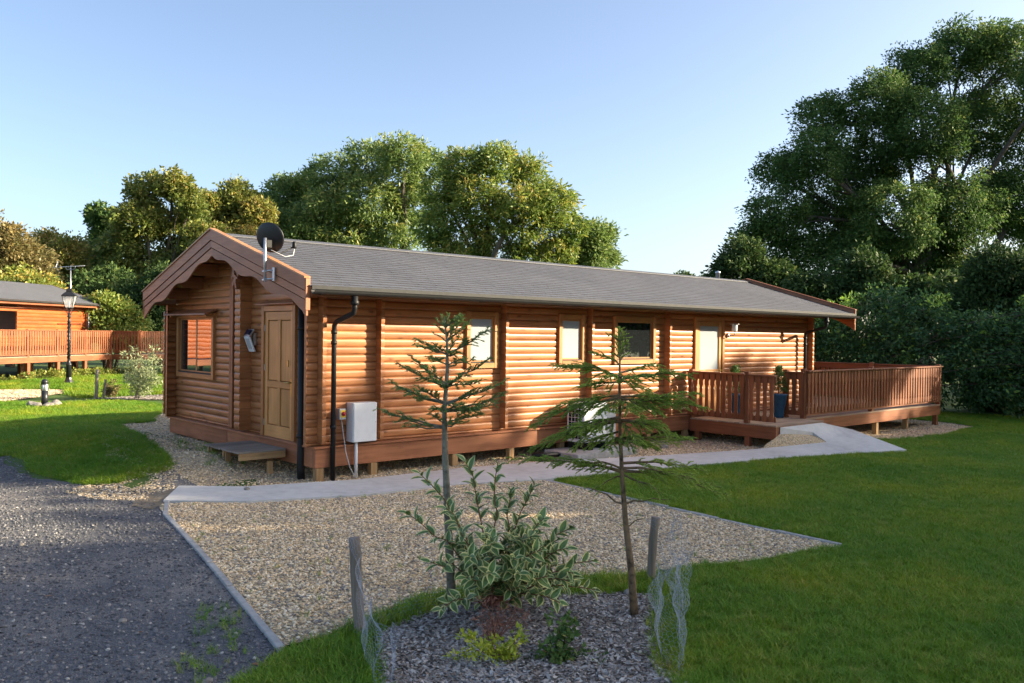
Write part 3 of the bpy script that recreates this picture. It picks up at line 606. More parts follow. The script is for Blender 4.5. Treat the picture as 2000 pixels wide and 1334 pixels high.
# perimeter beams, ledges and stub posts
wbox('base_beam', TRIMW, lodge, 0, 13.75, 0, .07, 0, .27, .006); wbox('base_beam', TRIMW, lodge, -.002, .07, .072, 2.97, 0, .27, .006)
wbox('base_beam', TRIMW, lodge, -.002, .07, 2.99, WID, 0, .27, .006); wbox('base_beam', TRIMW, lodge, 13.68, 13.752, .072, WID, 0, .268, .006)
wbox('ledge', TRIMW, lodge, -.035, 13.77, -.03, .16, .272, .304, .005); wbox('ledge', TRIMW, lodge, -.035, .16, .163, 1.80, .272, .304, .005)
wbox('ledge', TRIMW, lodge, -.035, .16, 1.80, WID+.05, .271, .303, .005)
for x in np.arange(.08, 13.8, 1.21):
    if abs(x-1.29) < .01: x = .98
    wbox('footing_post', RAWW, lodge, x-.05 if x > .5 else .03, x+.06 if x > .5 else .15, .012, .11, -.42, -.002, .004)
for x in np.arange(.1, 13.8, 2.4): wbox('footing_post', RAWW, lodge, x, x+.1, 2.6, 2.7, -.4, .1); wbox('footing_post', RAWW, lodge, x, x+.1, 5.45, 5.55, -.4, -.002)
for y in (1.5, 2.9, 4.3): wbox('footing_post', RAWW, lodge, .02, .12, y, y+.1, -.4, -.002)
wbox('floor_deck', BOARDW, lodge, .075, 13.67, .075, WID-.02, .1, .25)
wbox('interior_floor', FURN, lodge, .2, 13.4, .2, WID-.1, .256, .262)

# windows and doors
def window(parent, W, frame_fn, u0, u1, z0, z1, out, glass, mull=False, wd=.085, open_gap=.0, name='window'):
    """frame_fn maps local (u, d, z) with d outwards to world; casing > sash, pane, sill"""
    def bx(mb, a0, a1, d0, d1, c0, c1, b=.005):
        p, q = frame_fn(a0, d0), frame_fn(a1, d1); mb.box(p[0], q[0], p[1], q[1], c0, c1, 0, b)
    ax = 0 if abs(frame_fn(1, 0)[0]-frame_fn(0, 0)[0]) > .5 else 1
    cas = empty(name, parent)
    def pc(nm, M, *q):
        c = MB(); bx(c, *q); return c.obj(nm, M, cas)
    pc('casing', W[2], u0, u0+wd, -.03, out, z0, z1); pc('casing', W[2], u1-wd, u1, -.03, out, z0, z1)
    pc('casing', W[ax], u0+wd, u1-wd, -.03, out-.002, z1-wd, z1-.001); pc('casing', W[ax], u0+wd, u1-wd, -.03, out+.001, z0, z0+wd)
    i0, i1, j0, j1 = u0+wd, u1-wd, z0+wd, z1-wd; t = .035
    pc('sash', W[2], i0+.001, i0+t, -.04, out-.05, j0, j1, .003); pc('sash', W[2], i1-t, i1-.001, -.04, out-.05, j0, j1, .003); pc('sash', W[ax], i0+t, i1-t, -.04, out-.05, j1-t, j1, .003); pc('sash', W[ax], i0+t, i1-t, -.04, out-.05, j0, j0+t+.012, .003)
    if mull: m = (i0+i1)/2; pc('mullion', W[2], m-.03, m+.03, -.04, out-.048, j0+t, j1-t, .003)
    panes = [(i0+t, (i0+i1)/2-.03), ((i0+i1)/2+.03, i1-t)] if mull else [(i0+t, i1-t)]
    for a, b in panes:
        c = MB(); bx(c, a-.004, b+.004, -.03, -.018, j0+t-.004, j1-t+.004, 0); c.obj('pane', glass, cas)
    c = MB(); bx(c, i0+.002, i1-.002, out-.05, out-.012, j0-.012, j0+.022, .004); c.obj('sill', LEADM, cas)
    return cas
FY = lambda u, d: (u, .075-d)            # front wall, outwards = -y
FX = lambda u, d: (.075-d, u)            # gable wall, outwards = -x
window(lodge, FRAMEW, FY, 2.74, 3.42, 1.36, 2.29, .035, FROST); window(lodge, FRAMEW, FY, 4.85, 5.53, 1.38, 2.30, .035, FROST)
window(lodge, FRAMEW, FY, 6.33, 7.57, 1.38, 2.30, .035, GLASSD)
gw = window(lodge, FRAMEW, FX, 3.70, 5.42, 1.07, 2.24, .035, GLASSR, True)
hood = MB(); hood.prism([(-.155, 2.20), (-.150, 2.225), (.07, 2.31), (.07, 2.285)], 1, 3.60, 5.56); hood.obj('window_hood', TRIMW[1], lodge, fix=True)
for y in (3.72, 5.38): wbox('hood_bracket', FRAMEW, lodge, -.09, .06, y-.022, y+.022, 2.165, 2.205)
def door(u0, u1, z0, z1, F_, glazed, name, hinge_left):
    wd = .085; t = .02
    def bx(mb, a0, a1, d0, d1, c0, c1, b=.004):
        p, q = F_(a0, d0), F_(a1, d1); mb.box(p[0], q[0], p[1], q[1], c0, c1, 0, b)
    ax = 0 if abs(F_(1, 0)[0]-F_(0, 0)[0]) > .5 else 1
    fr = empty('door_frame', lodge); leaf = empty('door', lodge)
    def pc(par, nm, M, *q):
        c = MB(); bx(c, *q); return c.obj(nm, M, par)
    pc(fr, 'jamb', FRAMEW[2], u0, u0+wd, -.03, .035, z0, z1); pc(fr, 'jamb', FRAMEW[2], u1-wd, u1, -.03, .035, z0, z1); pc(fr, 'head', FRAMEW[ax], u0+wd, u1-wd, -.03, .033, z1-wd, z1-.001)
    a0, a1, b0, b1 = u0+wd+.006, u1-wd-.006, z0+.01, z1-wd-.006; s = .095; W = DOORW
    pc(leaf, 'stile', W[2], a0, a0+s, -.05, .012, b0, b1); pc(leaf, 'stile', W[2], a1-s, a1, -.05, .012, b0, b1)
    if glazed:
        for q0, q1 in ((b1-s, b1-.001), (b0, b0+.30), (1.12, 1.23)): pc(leaf, 'rail', W[ax], a0+s, a1-s, -.05, .011, q0, q1)
        pc(leaf, 'pane', FROST, a0+s-.003, a1-s+.003, -.03, -.012, 1.23, b1-s, 0); pc(leaf, 'panel', W[2], a0+s-.003, a1-s+.003, -.04, -.004, b0+.3, 1.12, 0)
    else:
        m = (a0+a1)/2; zr = b0+.80
        for q0, q1 in ((b1-.13, b1-.001), (b0, b0+.22), (zr, zr+.10)): pc(leaf, 'rail', W[ax], a0+s, a1-s, -.05, .011, q0, q1)
        pc(leaf, 'muntin', W[2], m-.045, m+.045, -.05, .010, zr+.10, b1-.13); pc(leaf, 'muntin', W[2], m-.045, m+.045, -.05, .010, b0+.22, zr)
        for (p0, p1) in ((a0+s, m-.045), (m+.045, a1-s)):
            for (q0, q1) in ((b0+.22, zr), (zr+.10, b1-.13)):
                c = MB(); bx(c, p0+.004, p1-.004, -.045, -.006, q0+.004, q1-.004, .012); c.obj('panel', W[2], leaf)
    hx = a0+.045 if hinge_left else a1-.045; sg = 1 if hinge_left else -1
    c = MB(); bx(c, hx-.02, hx+.02, .012, .02, .95+b0-.26, 1.22+b0-.26, .004); hp = c.obj('handle_plate', BRASS, leaf)
    p, q = F_(hx, .02), F_(hx, .06); r_, e_ = F_(hx, .06), F_(hx+sg*.13, .06); zz = b0+.90
    MB().tube([(p[0], p[1], zz), (q[0], q[1], zz), (e_[0], e_[1], zz)], .011, 8).obj('door_handle', BRASS, leaf)
    for z in (b0+.2, b0+1.05, b1-.3):
        hxx = a1+.004 if hinge_left else a0-.004
        c = MB(); bx(c, hxx-.012, hxx+.012, .005, .022, z, z+.10, .002); c.obj('hinge', STEEL, fr)
    return leaf
# gable door: handle towards the near corner (low y), hinges on the high-y side
door(.715, 1.83, .255, 2.32, FX, False, 'door', True)
MB().box(.035, .055, .915, .945, 1.40, 1.50, 0, .005).obj('lock_plate', BRASS, lodge)
door(8.87, 9.93, .30, 2.34, FY, True, 'door', False)
dh = MB(); dh.prism([(-.04, 2.335), (-.04, 2.35), (.07, 2.40), (.07, 2.375)], 1, .62, 1.9); dh.obj('door_hood', TRIMW[1], lodge, fix=True)

# roof: deck, courses of shingles, verges, fascia, soffit, gutter
roof = empty('roof', lodge)
X0, X1 = -.40, 14.72; YE0, YE1 = -.54, 5.83; slope = math.atan(.295); cs, sn = math.cos(slope), math.sin(slope); SL = (YM-YE0)/cs
rb = MB(); rb.prism([(YE0+.01, roofz(YE0)-.035), (YM, roofz(YM)-.032), (YE1-.01, roofz(YE1)-.035), (YE1-.01, roofz(YE1)-.11), (YM, roofz(YM)-.11), (YE0+.01, roofz(YE0)-.11)], 0, X0+.02, X1-.02); rb.obj('roof_deck', TRIMW[0], roof, fix=True)
EXPO = .155; nC = int(SL/EXPO)+1
for side in (0, 1):
    for k in range(nC):
        s0 = k*EXPO; s1 = min(SL, s0+EXPO*1.25); mb = MB(); rr = random.Random(100*side+k)
        tabs = []; x = X0; first = .33*rr.random()
        if side == 0:
            while x < X1: nx_ = min(X1, x+(first if x == X0 else .333)); tabs.append((x, nx_)); x = nx_
        else: tabs = [(X0, X1)]
        for a, b in tabs:
            g = .0025; j = rr.uniform(-.004, .004); lift = rr.uniform(0, .0025)
            def P(s, up): # slope distance from eave, height above deck
                y = YE0 + s*cs; z = roofz(YE0) - .033 + s*sn; y2 = y - up*sn; z2 = z + up*cs
                return (y2, z2) if side == 0 else (2*YM-y2, z2)
            lo = P(s0+j, .013+lift); hi = P(s1, .003); lo2 = P(s0+j, 0)
            V = [(a+g, *lo), (b-g, *lo), (b-g, *hi), (a+g, *hi), (a+g, *lo2), (b-g, *lo2), (a+g, *P(s1, 0)), (b-g, *P(s1, 0))]
            Fs = [(0, 1, 2, 3), (0, 4, 5, 1), (1, 5, 7, 2), (4, 0, 3, 6)]
            if side: Fs = [tuple(reversed(f)) for f in Fs]
            tn = rr.random(); mb.add(V, [Fs[0]], 0, False, tn); mb.add(V, Fs[1:], 1, False, tn)
        mb.obj('shingle_course', [SHINGLE, BITUM], roof)
rc = MB(); rc.prism([(YM-.14, roofz(YM-.14)+.004), (YM, roofz(YM)+.008), (YM+.14, roofz(YM+.14)+.004), (YM+.14, roofz(YM+.14)-.012), (YM-.14, roofz(YM-.14)-.012)], 0, X0, X1); rc.obj('ridge_capping', SHINGLE, roof, fix=True)
for k, (yE, sg) in enumerate(((YE0, 1), (YE1, -1))):
    f = MB(); f.prism([(yE-.012*sg, roofz(YE0)-.012), (yE-.016*sg, roofz(YE0)-.07), (yE-.004*sg, roofz(YE0)-.07), (yE+.004*sg, roofz(YE0)-.022)], 0, X0+.03, X1-.03); f.obj('drip_edge', LEADM, roof, fix=True)
    wbox('fascia', TRIMW, roof, X0+.03, X1-.03, yE+.004*sg, yE+.035*sg, roofz(YE0)-.158, roofz(YE0)-.04)
    s_ = MB(); s_.prism([(yE+.036*sg, roofz(YE0)-.125), (yE+.036*sg, roofz(YE0)-.14), (.12 if sg > 0 else WID-.12, under(.1)+.01), (.12 if sg > 0 else WID-.12, under(.1)+.025)], 0, X0+.05, X1-.05); s_.obj('soffit', TRIMW[0], roof, fix=True)
# carved barge boards at both ends, built in three layers
def barge(x_out, thick, top_off, depth0, depth1, wavy, side, par, nm='barge_board'):
    """one half of the gable trim: from ridge to eave"""
    zt = lambda y: 3.548 - .2885*abs(y-YM)
    ye = -.504 if side < 0 else 5.795; n = 60 if wavy else 1; T = []; B = []
    for i in range(n+1):
        t = i/n; y = YM + (ye-YM)*t; T.append((y, zt(y)-top_off))
        d = depth1
        if wavy:
            ph = t*3.05+.22; d = depth1 + .045*math.sin(2*math.pi*ph) + (.03 if t > .97 else 0) - .05*math.exp(-(t/.05)**2)
        B.append((y, zt(y)-d))
    mb = MB(); mb.prism(T + B[::-1], 0, x_out, x_out+thick); return mb.obj(nm, TRIMW[1], par, fix=True)
for side in (-1, 1):
    for xo, sgn in ((-.45, 1), (14.77, -1)):
        b1 = barge(xo if sgn > 0 else xo-.028, .028, 0, 0, .165, False, side, roof)
        barge(xo+.050 if sgn > 0 else xo-.066, .016, .10, 0, .36, False, side, roof, 'gap_shade_board'); barge(xo+.010 if sgn > 0 else xo-.038, .028, .165+.016, 0, .285, False, side, roof); barge(xo+.020 if sgn > 0 else xo-.048, .028, .301, 0, .425, True, side, roof)  # first board is added behind the gaps to shade them into dark grooves
        ye = -.504 if side < 0 else 5.795; zt = lambda y: 3.548-.2885*abs(y-YM)
        cp = MB(); x_a, x_b = (xo-.018, xo+.075) if sgn > 0 else (xo-.075, xo+.018)
        cp.prism([(YM, zt(YM)+.002), (ye-.012 if side < 0 else ye+.012, zt(ye)+.002-.003), (ye-.012 if side < 0 else ye+.012, zt(ye)+.022), (YM, zt(YM)+.025)], 0, x_a, x_b); cp.obj('verge_cap', FRAMEW[1] if sgn > 0 else DECKW[1], roof, fix=True)
        if sgn > 0: wbox('barge_end', TRIMW, roof, xo+.006, xo+.075, ye-.010 if side < 0 else ye-.004, ye+.004 if side < 0 else ye+.010, zt(ye)-.43, zt(ye)-.005)
# purlins under the verge
for k in range(1, 5):
    for s in (-1, 1):
        y = YM + s*(.10+k*.66-.35); z = 3.548-.2885*abs(y-YM) - .17
        pm = MB(); pm.prism([(-.36, z), (.10, z), (.10, z-.20), (-.26, z-.20), (-.36, z-.11)], 1, y-.09, y+.09); pm.obj('purlin', TRIMW[0], roof, fix=True)
        wbox('purlin', TRIMW, roof, 13.5, 14.66, y-.09, y+.09, z-.2, z)
pm = MB(); pm.prism([(-.36, 3.34), (.1, 3.34), (.1, 3.16), (-.26, 3.16), (-.36, 3.25)], 1, YM-.09, YM+.09); pm.obj('purlin', TRIMW[0], roof, fix=True)
# gutter and downpipes
gut = MB(); gp = [(-.015, .0)] + [(-.058+.052*math.cos(a), -.005-.058*math.sin(a)) for a in np.linspace(.05, math.pi-.05, 9)] + [(-.116, .004), (-.110, .004)] + [(-.058+.046*math.cos(a), -.005-.052*math.sin(a)) for a in np.linspace(math.pi-.05, .05, 9)] + [(-.015, -.002)]
gut.prism([(YE0+y+.005, 2.487+z) for y, z in gp], 0, X0+.02, X1-.03); gutter = gut.obj('gutter', BLACKP, lodge, fix=True)
for x in np.arange(X0+.15, X1, .92):
    b_ = MB(); b_.prism([(YE0-.050+.006+.060*math.cos(a), 2.482-.066*math.sin(a)) for a in np.linspace(-.1, math.pi+.1, 10)], 0, x-.022, x+.022); b_.obj('gutter_clip', BLACKP, gutter, fix=True)
def downpipe(x, zb):
    m = MB(); m.lathe([(.058, 0), (.058, .05), (.045, .06), (.045, .12)], (x, YE0-.05, 2.30), 12)
    m.tube([(x, YE0-.05, 2.36), (x, YE0-.05, 2.25), (x-.0, YE0-.02, 2.19), (x, -.10, 2.07), (x, -.045, 2.02), (x, -.04, 1.93), (x, -.04, zb)], .036, 10)
    d = m.obj('downpipe', BLACKP, lodge)
    for z in (1.90, 1.75, .55): MB().lathe([(.044, 0), (.044, .05)], (x, -.04, z), 12).obj('pipe_collar', BLACKP, d)
downpipe(.26, -.19); downpipe(13.15, .27)
sp = MB(); sp.tube([(-.02, .375, 2.5), (-.02, .375, -.05), (-.0, .40, -.25)], .057, 14); sp = sp.obj('soil_pipe', BLACKP, lodge)
for z in (1.95, .4): MB().lathe([(.066, 0), (.066, .05)], (-.02, .375, z), 14).obj('pipe_collar', BLACKP, sp)
fl = MB(); fl.lathe([(.06, 0), (.06, .42), (.075, .43), (.075, .47), (.0, .50)], (14.3, 3.3, 3.29), 12); fl.obj('flue', STEEL, lodge)

# ------------------------------------------------------------------ things on and by the lodge
d = thing('satellite_dish', 'black satellite dish on a galvanised mast fixed to the barge board', 'satellite dish', (-.53, .52, 2.6))
MB().tube([(-.53, .52, 2.62), (-.53, .52, 3.24)], .021, 10).obj('mast', STEEL, d)
bk = MB(); bk.box(-.482, -.468, .33, .40, 2.63, 2.82, 0, .002); bk.tube([(-.475, .36, 2.66), (-.53, .52, 2.66)], .01, 6); bk.tube([(-.475, .36, 2.78), (-.53, .52, 2.78)], .01, 6); bk.box(-.56, -.50, .49, .55, 2.64, 2.66, 0, .002); bk.box(-.56, -.50, .49, .55, 2.76, 2.78, 0, .002); bk.obj('wall_bracket', STEEL, d)
dm = MB(); prf = [(r, .09*(r/.25)**2*.55) for r in np.linspace(.012, .25, 9)]; prf2 = [(.25, .056), (.256, .052)] + [(r, .09*(r/.25)**2*.55-.006) for r in np.linspace(.25, .012, 9)]
dm.lathe(prf+prf2, (0, 0, 0), 32); me = dm.mesh('dish', DISHM)
ax = Vector((.80, .52, .30)).normalized(); q = ax.to_track_quat('Z', 'Y'); dish = link('dish', me, d, (-.44, .60, 3.25)); dish.scale = (.86, .86, .86); dish.rotation_euler = q.to_euler()
bb = MB(); bb.box(-.52, -.43, .50, .60, 3.10, 3.22, 0, .01); bb.obj('rear_mount', BLACKP, d)
MB().tube([(-.42, .58, 3.08), (-.25, .62, 3.04), (-.06, .56, 3.16)], .011, 6).obj('lnb_arm', BLACKP, d)
MB().lathe([(.028, 0), (.032, .02), (.032, .09), (.02, .10)], (-.06, .56, 3.13), 10).obj('lnb_head', BLACKP, d)
MB().tube([(-.06, .56, 3.12), (-.08, .55, 3.03), (-.2, .56, 3.0), (-.42, .56, 3.08)], .005, 5).obj('cable', WHITEP, d)

s = thing('solar_door_lamp', 'small steel solar lamp on the logs left of the entrance door', 'lamp', (.05, 2.14, 1.66))
def quadbox(mb, pts, t):
    P = [np.array(p, float) for p in pts]; n_ = np.cross(P[1]-P[0], P[2]-P[0]); n_ /= np.linalg.norm(n_)
    mb.add(P + [p+n_*t for p in P], [(0, 1, 2, 3), (7, 6, 5, 4), (0, 4, 5, 1), (1, 5, 6, 2), (2, 6, 7, 3), (3, 7, 4, 0)])
a = MB(); quadbox(a, [(.03, 2.24, 1.60), (.03, 2.04, 1.60), (-.06, 2.04, 1.84), (-.06, 2.24, 1.84)], -.02); a.obj('face_plate', WHITEP, s, fix=True)
a = MB(); quadbox(a, [(-.06, 2.24, 1.842), (-.06, 2.04, 1.842), (.02, 2.04, 1.96), (.02, 2.24, 1.96)], -.02); a.obj('top_plate', STEEL, s, fix=True)
a = MB(); quadbox(a, [(-.048, 2.215, 1.862), (-.048, 2.065, 1.862), (.004, 2.065, 1.938), (.004, 2.215, 1.938)], .0245); a.obj('solar_cell', SOLAR, s, fix=True)
a = MB(); quadbox(a, [(.014, 2.20, 1.645), (.014, 2.08, 1.645), (-.048, 2.08, 1.81), (-.048, 2.20, 1.81)], .0045); a.obj('number_plate', GREYP, s, fix=True)
MB().box(.03, .08, 2.07, 2.21, 1.70, 1.90, 0, .004).obj('wall_mount', STEEL, s)

s = thing('meter_box', 'white enamelled meter box on the log wall', 'meter box', (.74, 0, .33))
MB().box(.545, .945, -.105, .085, .335, .905, 0, .008).obj('cabinet', WHITEP, s); MB().box(.552, .938, -.122, -.107, .342, .898, 0, .006).obj('door', WHITEP, s)
MB().lathe([(.012, 0), (.012, .008), (.0, .009)], (0, 0, 0), 10)
MB().box(.91, .925, -.128, -.1225, .61, .625, 0, .002).obj('lock', GREYP, s)
for z in (.40, .84): MB().box(.540, .560, -.112, -.098, z-.03, z+.03, 0, .003).obj('hinge', WHITEP, s)
MB().tube([(.635, -.05, .334), (.635, -.05, -.2)], .022, 12).obj('conduit', WHITEP, s)
s = thing('isolator_switch', 'small grey switch with a red knob on a yellow plate beside the meter box', 'switch', (.42, .03, .67))
MB().box(.365, .47, -.035, .08, .67, .825, 0, .006).obj('housing', GREYP, s); MB().box(.385, .462, -.0395, -.0355, .70, .805, 0, .001).obj('yellow_plate', YELLOW, s)
k_ = MB(); k_.lathe([(.032, 0), (.032, .012), (.020, .014), (.018, .03), (0, .03)], (0, 0, 0), 16); o = link('knob', k_.mesh('knob', RED), s, (.425, -.0395, .752)); o.rotation_euler = (math.pi/2, 0, 0)
MB().tube([(.42, .02, .67), (.425, .0, .62), (.44, -.02, .45), (.465, -.05, .2), (.51, -.09, -.02), (.60, -.10, -.17)], .007, 6).obj('cable', GREYP, s)

s = thing('entrance_step', 'low grey weathered plank step below the entrance door', 'step', (-.4, 1.4, -.15))
sx0, sx1 = -.78, -.04
for k in range(6): w_ = (1.98-.80)/6; wbox('plank', GREYW, s, sx0-.01*(k % 2), sx1, .80+k*w_+.003, .80+(k+1)*w_-.003, .175, .203)
for y in (.83, 1.38, 1.92): wbox('bearer', RAWW, s, sx0+.03, sx1, y-.025, y+.025, .075, .173)
for y in (1.38, 1.92): wbox('stub_leg', RAWW, s, sx0+.05, sx0+.13, y-.065, y-.027, -.15, .173)
for y in (.86, 1.42): wbox('stub_leg', RAWW, s, sx1-.25, sx1-.17, y, y+.05, -.24, .03)

s = thing('heat_pump', 'white heat pump unit with a fan grille on a concrete plinth', 'heat pump', (5.2, -.3, -.08))
MB().box(4.92, 5.52, -.52, -.10, .04, .74, 0, .012).obj('casing', WHITEP, s); MB().box(5.53, 5.78, -.50, -.12, .02, .60, 0, .01).obj('side_case', GREYP, s)
g_ = MB()
for z in np.arange(.10, .72, .075): g_.tube([(4.912, -.49, z), (4.912, -.13, z)], .005, 5)
for y in np.arange(-.47, -.12, .08): g_.tube([(4.910, y, .08), (4.910, y, .70)], .005, 5)
g_.obj('fan_grille', WHITEP, s); MB().box(4.9155, 4.9215, -.48, -.14, .09, .70, 0, .001).obj('fan_opening', BLACKP, s)
o = link('badge', MB().lathe([(0, 0), (.05, 0), (.05, .006), (0, .006)], (0, 0, 0), 24).mesh('badge', WHITEP), s, (5.28, -.5205, .34)); o.rotation_euler = (math.pi/2, 0, 0)
MB().box(4.935, 5.505, -.532, -.521, .05, .16, 0, .003).obj('base_panel', GREYP, s)
for x in (4.98, 5.38): MB().box(x, x+.10, -.60, -.08, -.08, .04, 0, .004).obj('rubber_foot', BLACKP, s)
s = tag(MB().box(4.42, 5.95, -.86, -.04, -.30, -.081, 0, .012).obj('concrete_plinth', KERBM), 'rough concrete slab under the heat pump', 'plinth')
s = MB(); s.tube([(3.95, -.25, -.12), (4.40, -.42, -.12)], .04, 12); s.lathe([(.045, 0), (.045, .03)], (4.4, -.42, -.13), 12)
tag(s.obj('drain_pipe', BLACKP), 'black plastic drain pipe lying beside the concrete slab', 'pipe')

s = thing('wall_lantern', 'grey wall lantern on a bracket beside the glazed door', 'lamp', (10.08, .05, 1.95))
o = link('wall_plate', MB().lathe([(.05, 0), (.05, .02), (.03, .04), (.0, .045)], (0, 0, 0), 14).mesh('wall_plate', STEEL), s, (10.08, .075, 1.965)); o.rotation_euler = (math.pi/2, 0, 0)
MB().tube([(10.08, .04, 1.965), (10.07, -.08, 1.965), (10.05, -.12, 1.98), (10.05, -.12, 2.05)], .012, 8).obj('arm', STEEL, s)
MB().lathe([(.055, 0), (.06, .01), (.06, .14), (.055, .15)], (10.05, -.12, 2.05), 14).obj('glass_shade', FROSTL, s)
MB().lathe([(.02, .15), (.10, .155), (.10, .165), (.03, .18), (.0, .185)], (10.05, -.12, 2.05), 14).obj('cap', STEEL, s)

# ------------------------------------------------------------------ deck with picket railings
DX0, DX1, DY = 8.60, 17.20, -1.60
deck = thing('timber_deck', 'raised brown timber deck with picket railings at the far end of the lodge', 'deck', (12.9, -.6, -.3))
BH = .86
def baluster_mesh(nm, W, h=.86, w=.115, t=.022):
    half = [(0, .5), (.13, .5), (.15, .40), (.19, .33), (.225, .40), (.25, .37), (.60, .37), (.64, .40), (.68, .33), (.72, .40), (.75, .5), (1.0, .5)]
    P = [(w*f, z*h) for z, f in half] + [(-w*f, z*h) for z, f in reversed(half)]
    return MB().prism(P, 1, -t/2, t/2).mesh(nm, W[2])
BALm = baluster_mesh('baluster', DECKW, w=.102)
def railing(parent, p, q, zb, ztop, posts, pitch, W, bme, nrm, bh=.86, name='railing_panel', plinth=True, postz=None):
    """pickets from p to q (x, y); nrm = outward side of the pickets"""
    pn = empty(name, parent); p = np.array(p, float); q = np.array(q, float); d = q-p; L = np.linalg.norm(d); d /= L; a = math.atan2(d[1], d[0])
    def beam(nm, off, wd, z0, z1, ext=0.0):
        me = MB().box(-L/2-ext, L/2+ext, -wd/2, wd/2, z0-(z0+z1)/2, z1-(z0+z1)/2, 0, .005).mesh(nm, W[0]); c = (p+q)/2 + np.array(nrm)*off
        link(nm, me, pn, (c[0], c[1], (z0+z1)/2), a)
    beam('top_rail', 0.008, .115, ztop-.035, ztop); beam('upper_rail', -.012, .035, ztop-.16, ztop-.037); beam('lower_rail', -.012, .035, zb+.06, zb+.16)
    n_ = max(1, int(round(L/pitch))); 
    for k in range(n_):
        c = p + d*L*(k+.5)/n_ + np.array(nrm)*.0175
        o = link('baluster', bme, pn, (c[0], c[1], ztop-.038-bh + random.uniform(-.004, .004)), a); o.rotation_euler[2] += random.uniform(-.02, .02)
    for t in posts:
        c = p + d*L*t; z0 = zb-.25 if postz is None else postz
        me = MB().box(-.05, .05, -.05, .05, 0, ztop+.035-z0, 0, .008).mesh('post', W[2]); link('post', me, pn, (c[0]-nrm[0]*.06, c[1]-nrm[1]*.06, z0), a)
    return pn
# decking boards
y = DY+.0
while y < -.06: wbox('deck_board', BOARDW, deck, DX0, DX1, y+.003, min(y+.122, -.045), .222, .248, .003); y += .125
y = -2.03
for k in range(3): wbox('deck_board', BOARDW, deck, DX0, 10.42, y+.003+k*.142, y+.14+k*.142, .222, .248, .003)
y = -.04
while y < 5.6: wbox('deck_board', BOARDW, deck, 13.80, DX1, y+.003, y+.122, .222, .248, .003); y += .125
wbox('deck_beam', DECKW, deck, 10.45, DX1, DY+.005, DY+.05, -.02, .22, .006); wbox('deck_beam', DECKW, deck, DX0+.005, DX0+.05, -2.03, -.05, -.02, .22, .006)
wbox('deck_beam', DECKW, deck, DX0+.052, 10.42, -2.03, -1.985, -.02, .22, .006); wbox('deck_beam', DECKW, deck, DX1-.05, DX1-.005, DY+.052, 5.6, -.02, .22, .006)
wbox('deck_beam', DECKW, deck, 10.375, 10.42, -1.983, DY+.003, -.02, .22, .006); wbox('deck_beam', DECKW, deck, DX0+.055, DX1-.06, -.85, -.80, -.02, .22, .006)
for x, y in ((8.66, -1.40), (8.68, -.2), (10.3, -1.4), (13.75, -1.52), (17.08, -1.53), (15.4, -1.5), (15.4, 1.0), (17.08, 1.6), (17.08, 4.5), (12.0, -.83), (13.9, 1.5)):
    wbox('stub_post', DECKW if x < 13 or x > 16.5 else RAWW, deck, x-.055, x+.055, y-.05, y+.06, -.5, -.021, .005)
railing(deck, (10.46, DY), (DX1, DY), .25, 1.25, (0.0, .445, 1.0), .142, DECKW, BALm, (0, -1))
railing(deck, (DX0, .02), (DX0, -1.36), .25, 1.22, (0.04, 1.0), .145, DECKW, BALm, (-1, 0)); railing(deck, (DX0, -1.43), (DX0, -2.02), .25, 1.21, (), .145, DECKW, BALm, (-1, 0))
railing(deck, (10.42, -1.12), (10.42, DY+.02), .25, 1.22, (0.0,), .145, DECKW, BALm, (-1, 0))
railing(deck, (DX1, DY+.02), (DX1, 5.55), .25, 1.25, (.25, .5, .75, 1.0), .145, DECKW, BALm, (1, 0))
railing(deck, (DX1, 5.6), (13.9, 5.6), .25, 1.25, (.5, 1.0), .145, DECKW, BALm, (0, 1))

# ------------------------------------------------------------------ second lodge, far side of the drive
U2 = np.array([math.cos(R(40)), math.sin(R(40))]); V2 = np.array([-math.sin(R(40)), math.cos(R(40))]); F2 = np.array([7.1, 33.0]); A2 = R(40)
def P2(u, v): q_ = F2 + u*U2 + v*V2; return q_
def b2(name, W, parent, u0, u1, v0, v1, z0, z1, b=.006):
    d_ = [abs(u1-u0), abs(v1-v0), abs(z1-z0)]; c = P2((u0+u1)/2, (v0+v1)/2)
    me = MB().box(-d_[0]/2, d_[0]/2, -d_[1]/2, d_[1]/2, -d_[2]/2, d_[2]/2, 0, b).mesh(name, W[d_.index(max(d_))] if isinstance(W, list) else W)
    return link(name, me, parent, (c[0], c[1], (z0+z1)/2), A2)
l2 = thing('orange_lodge', 'sunlit orange timber lodge on posts across the driveway', 'lodge', (*P2(-6, 4), -.2))
UE, VW, ZF = .95, 2.15, .78           # right end of its wall, wall plane, floor level
wl2 = empty('front_wall', l2); W0 = -25.0
for k in range(14):
    z = ZF+.05+k*.165
    for a, b in ((W0, -6.1), (-3.75, UE)) if 1.62 < z+.08 < 3.0 else ((W0, UE),):
        c = P2(a, VW); make_log(wl2, b-a, .163, FARW, (c[0], c[1], z), A2, bulge=.022)
b2('end_wall', FARW, l2, UE-.06, UE, VW, VW+6, ZF, 3.2); b2('corner_board', DECKW, l2, UE-.0, UE+.05, VW-.12, VW+.1, ZF, 3.15); b2('corner_board', DECKW, l2, UE+.32, UE+.37, VW-.1, VW+.1, ZF, 3.1)
b2('floor_beam', FARDK, l2, W0, UE, VW, VW+6, ZF-.25, ZF)
c = MB()
wnd = b2('window', FARW, l2, -6.12, -3.73, VW-.06, VW-.02, 2.72, 2.85)
for (u0, u1, z0, z1) in ((-6.12, -6.02, 1.65, 2.72), (-3.83, -3.73, 1.65, 2.72), (-4.97, -4.88, 1.65, 2.72), (-6.02, -3.83, 1.62, 1.72)): b2('casing', FARW, wnd, u0, u1, VW-.05, VW-.02, z0, z1)
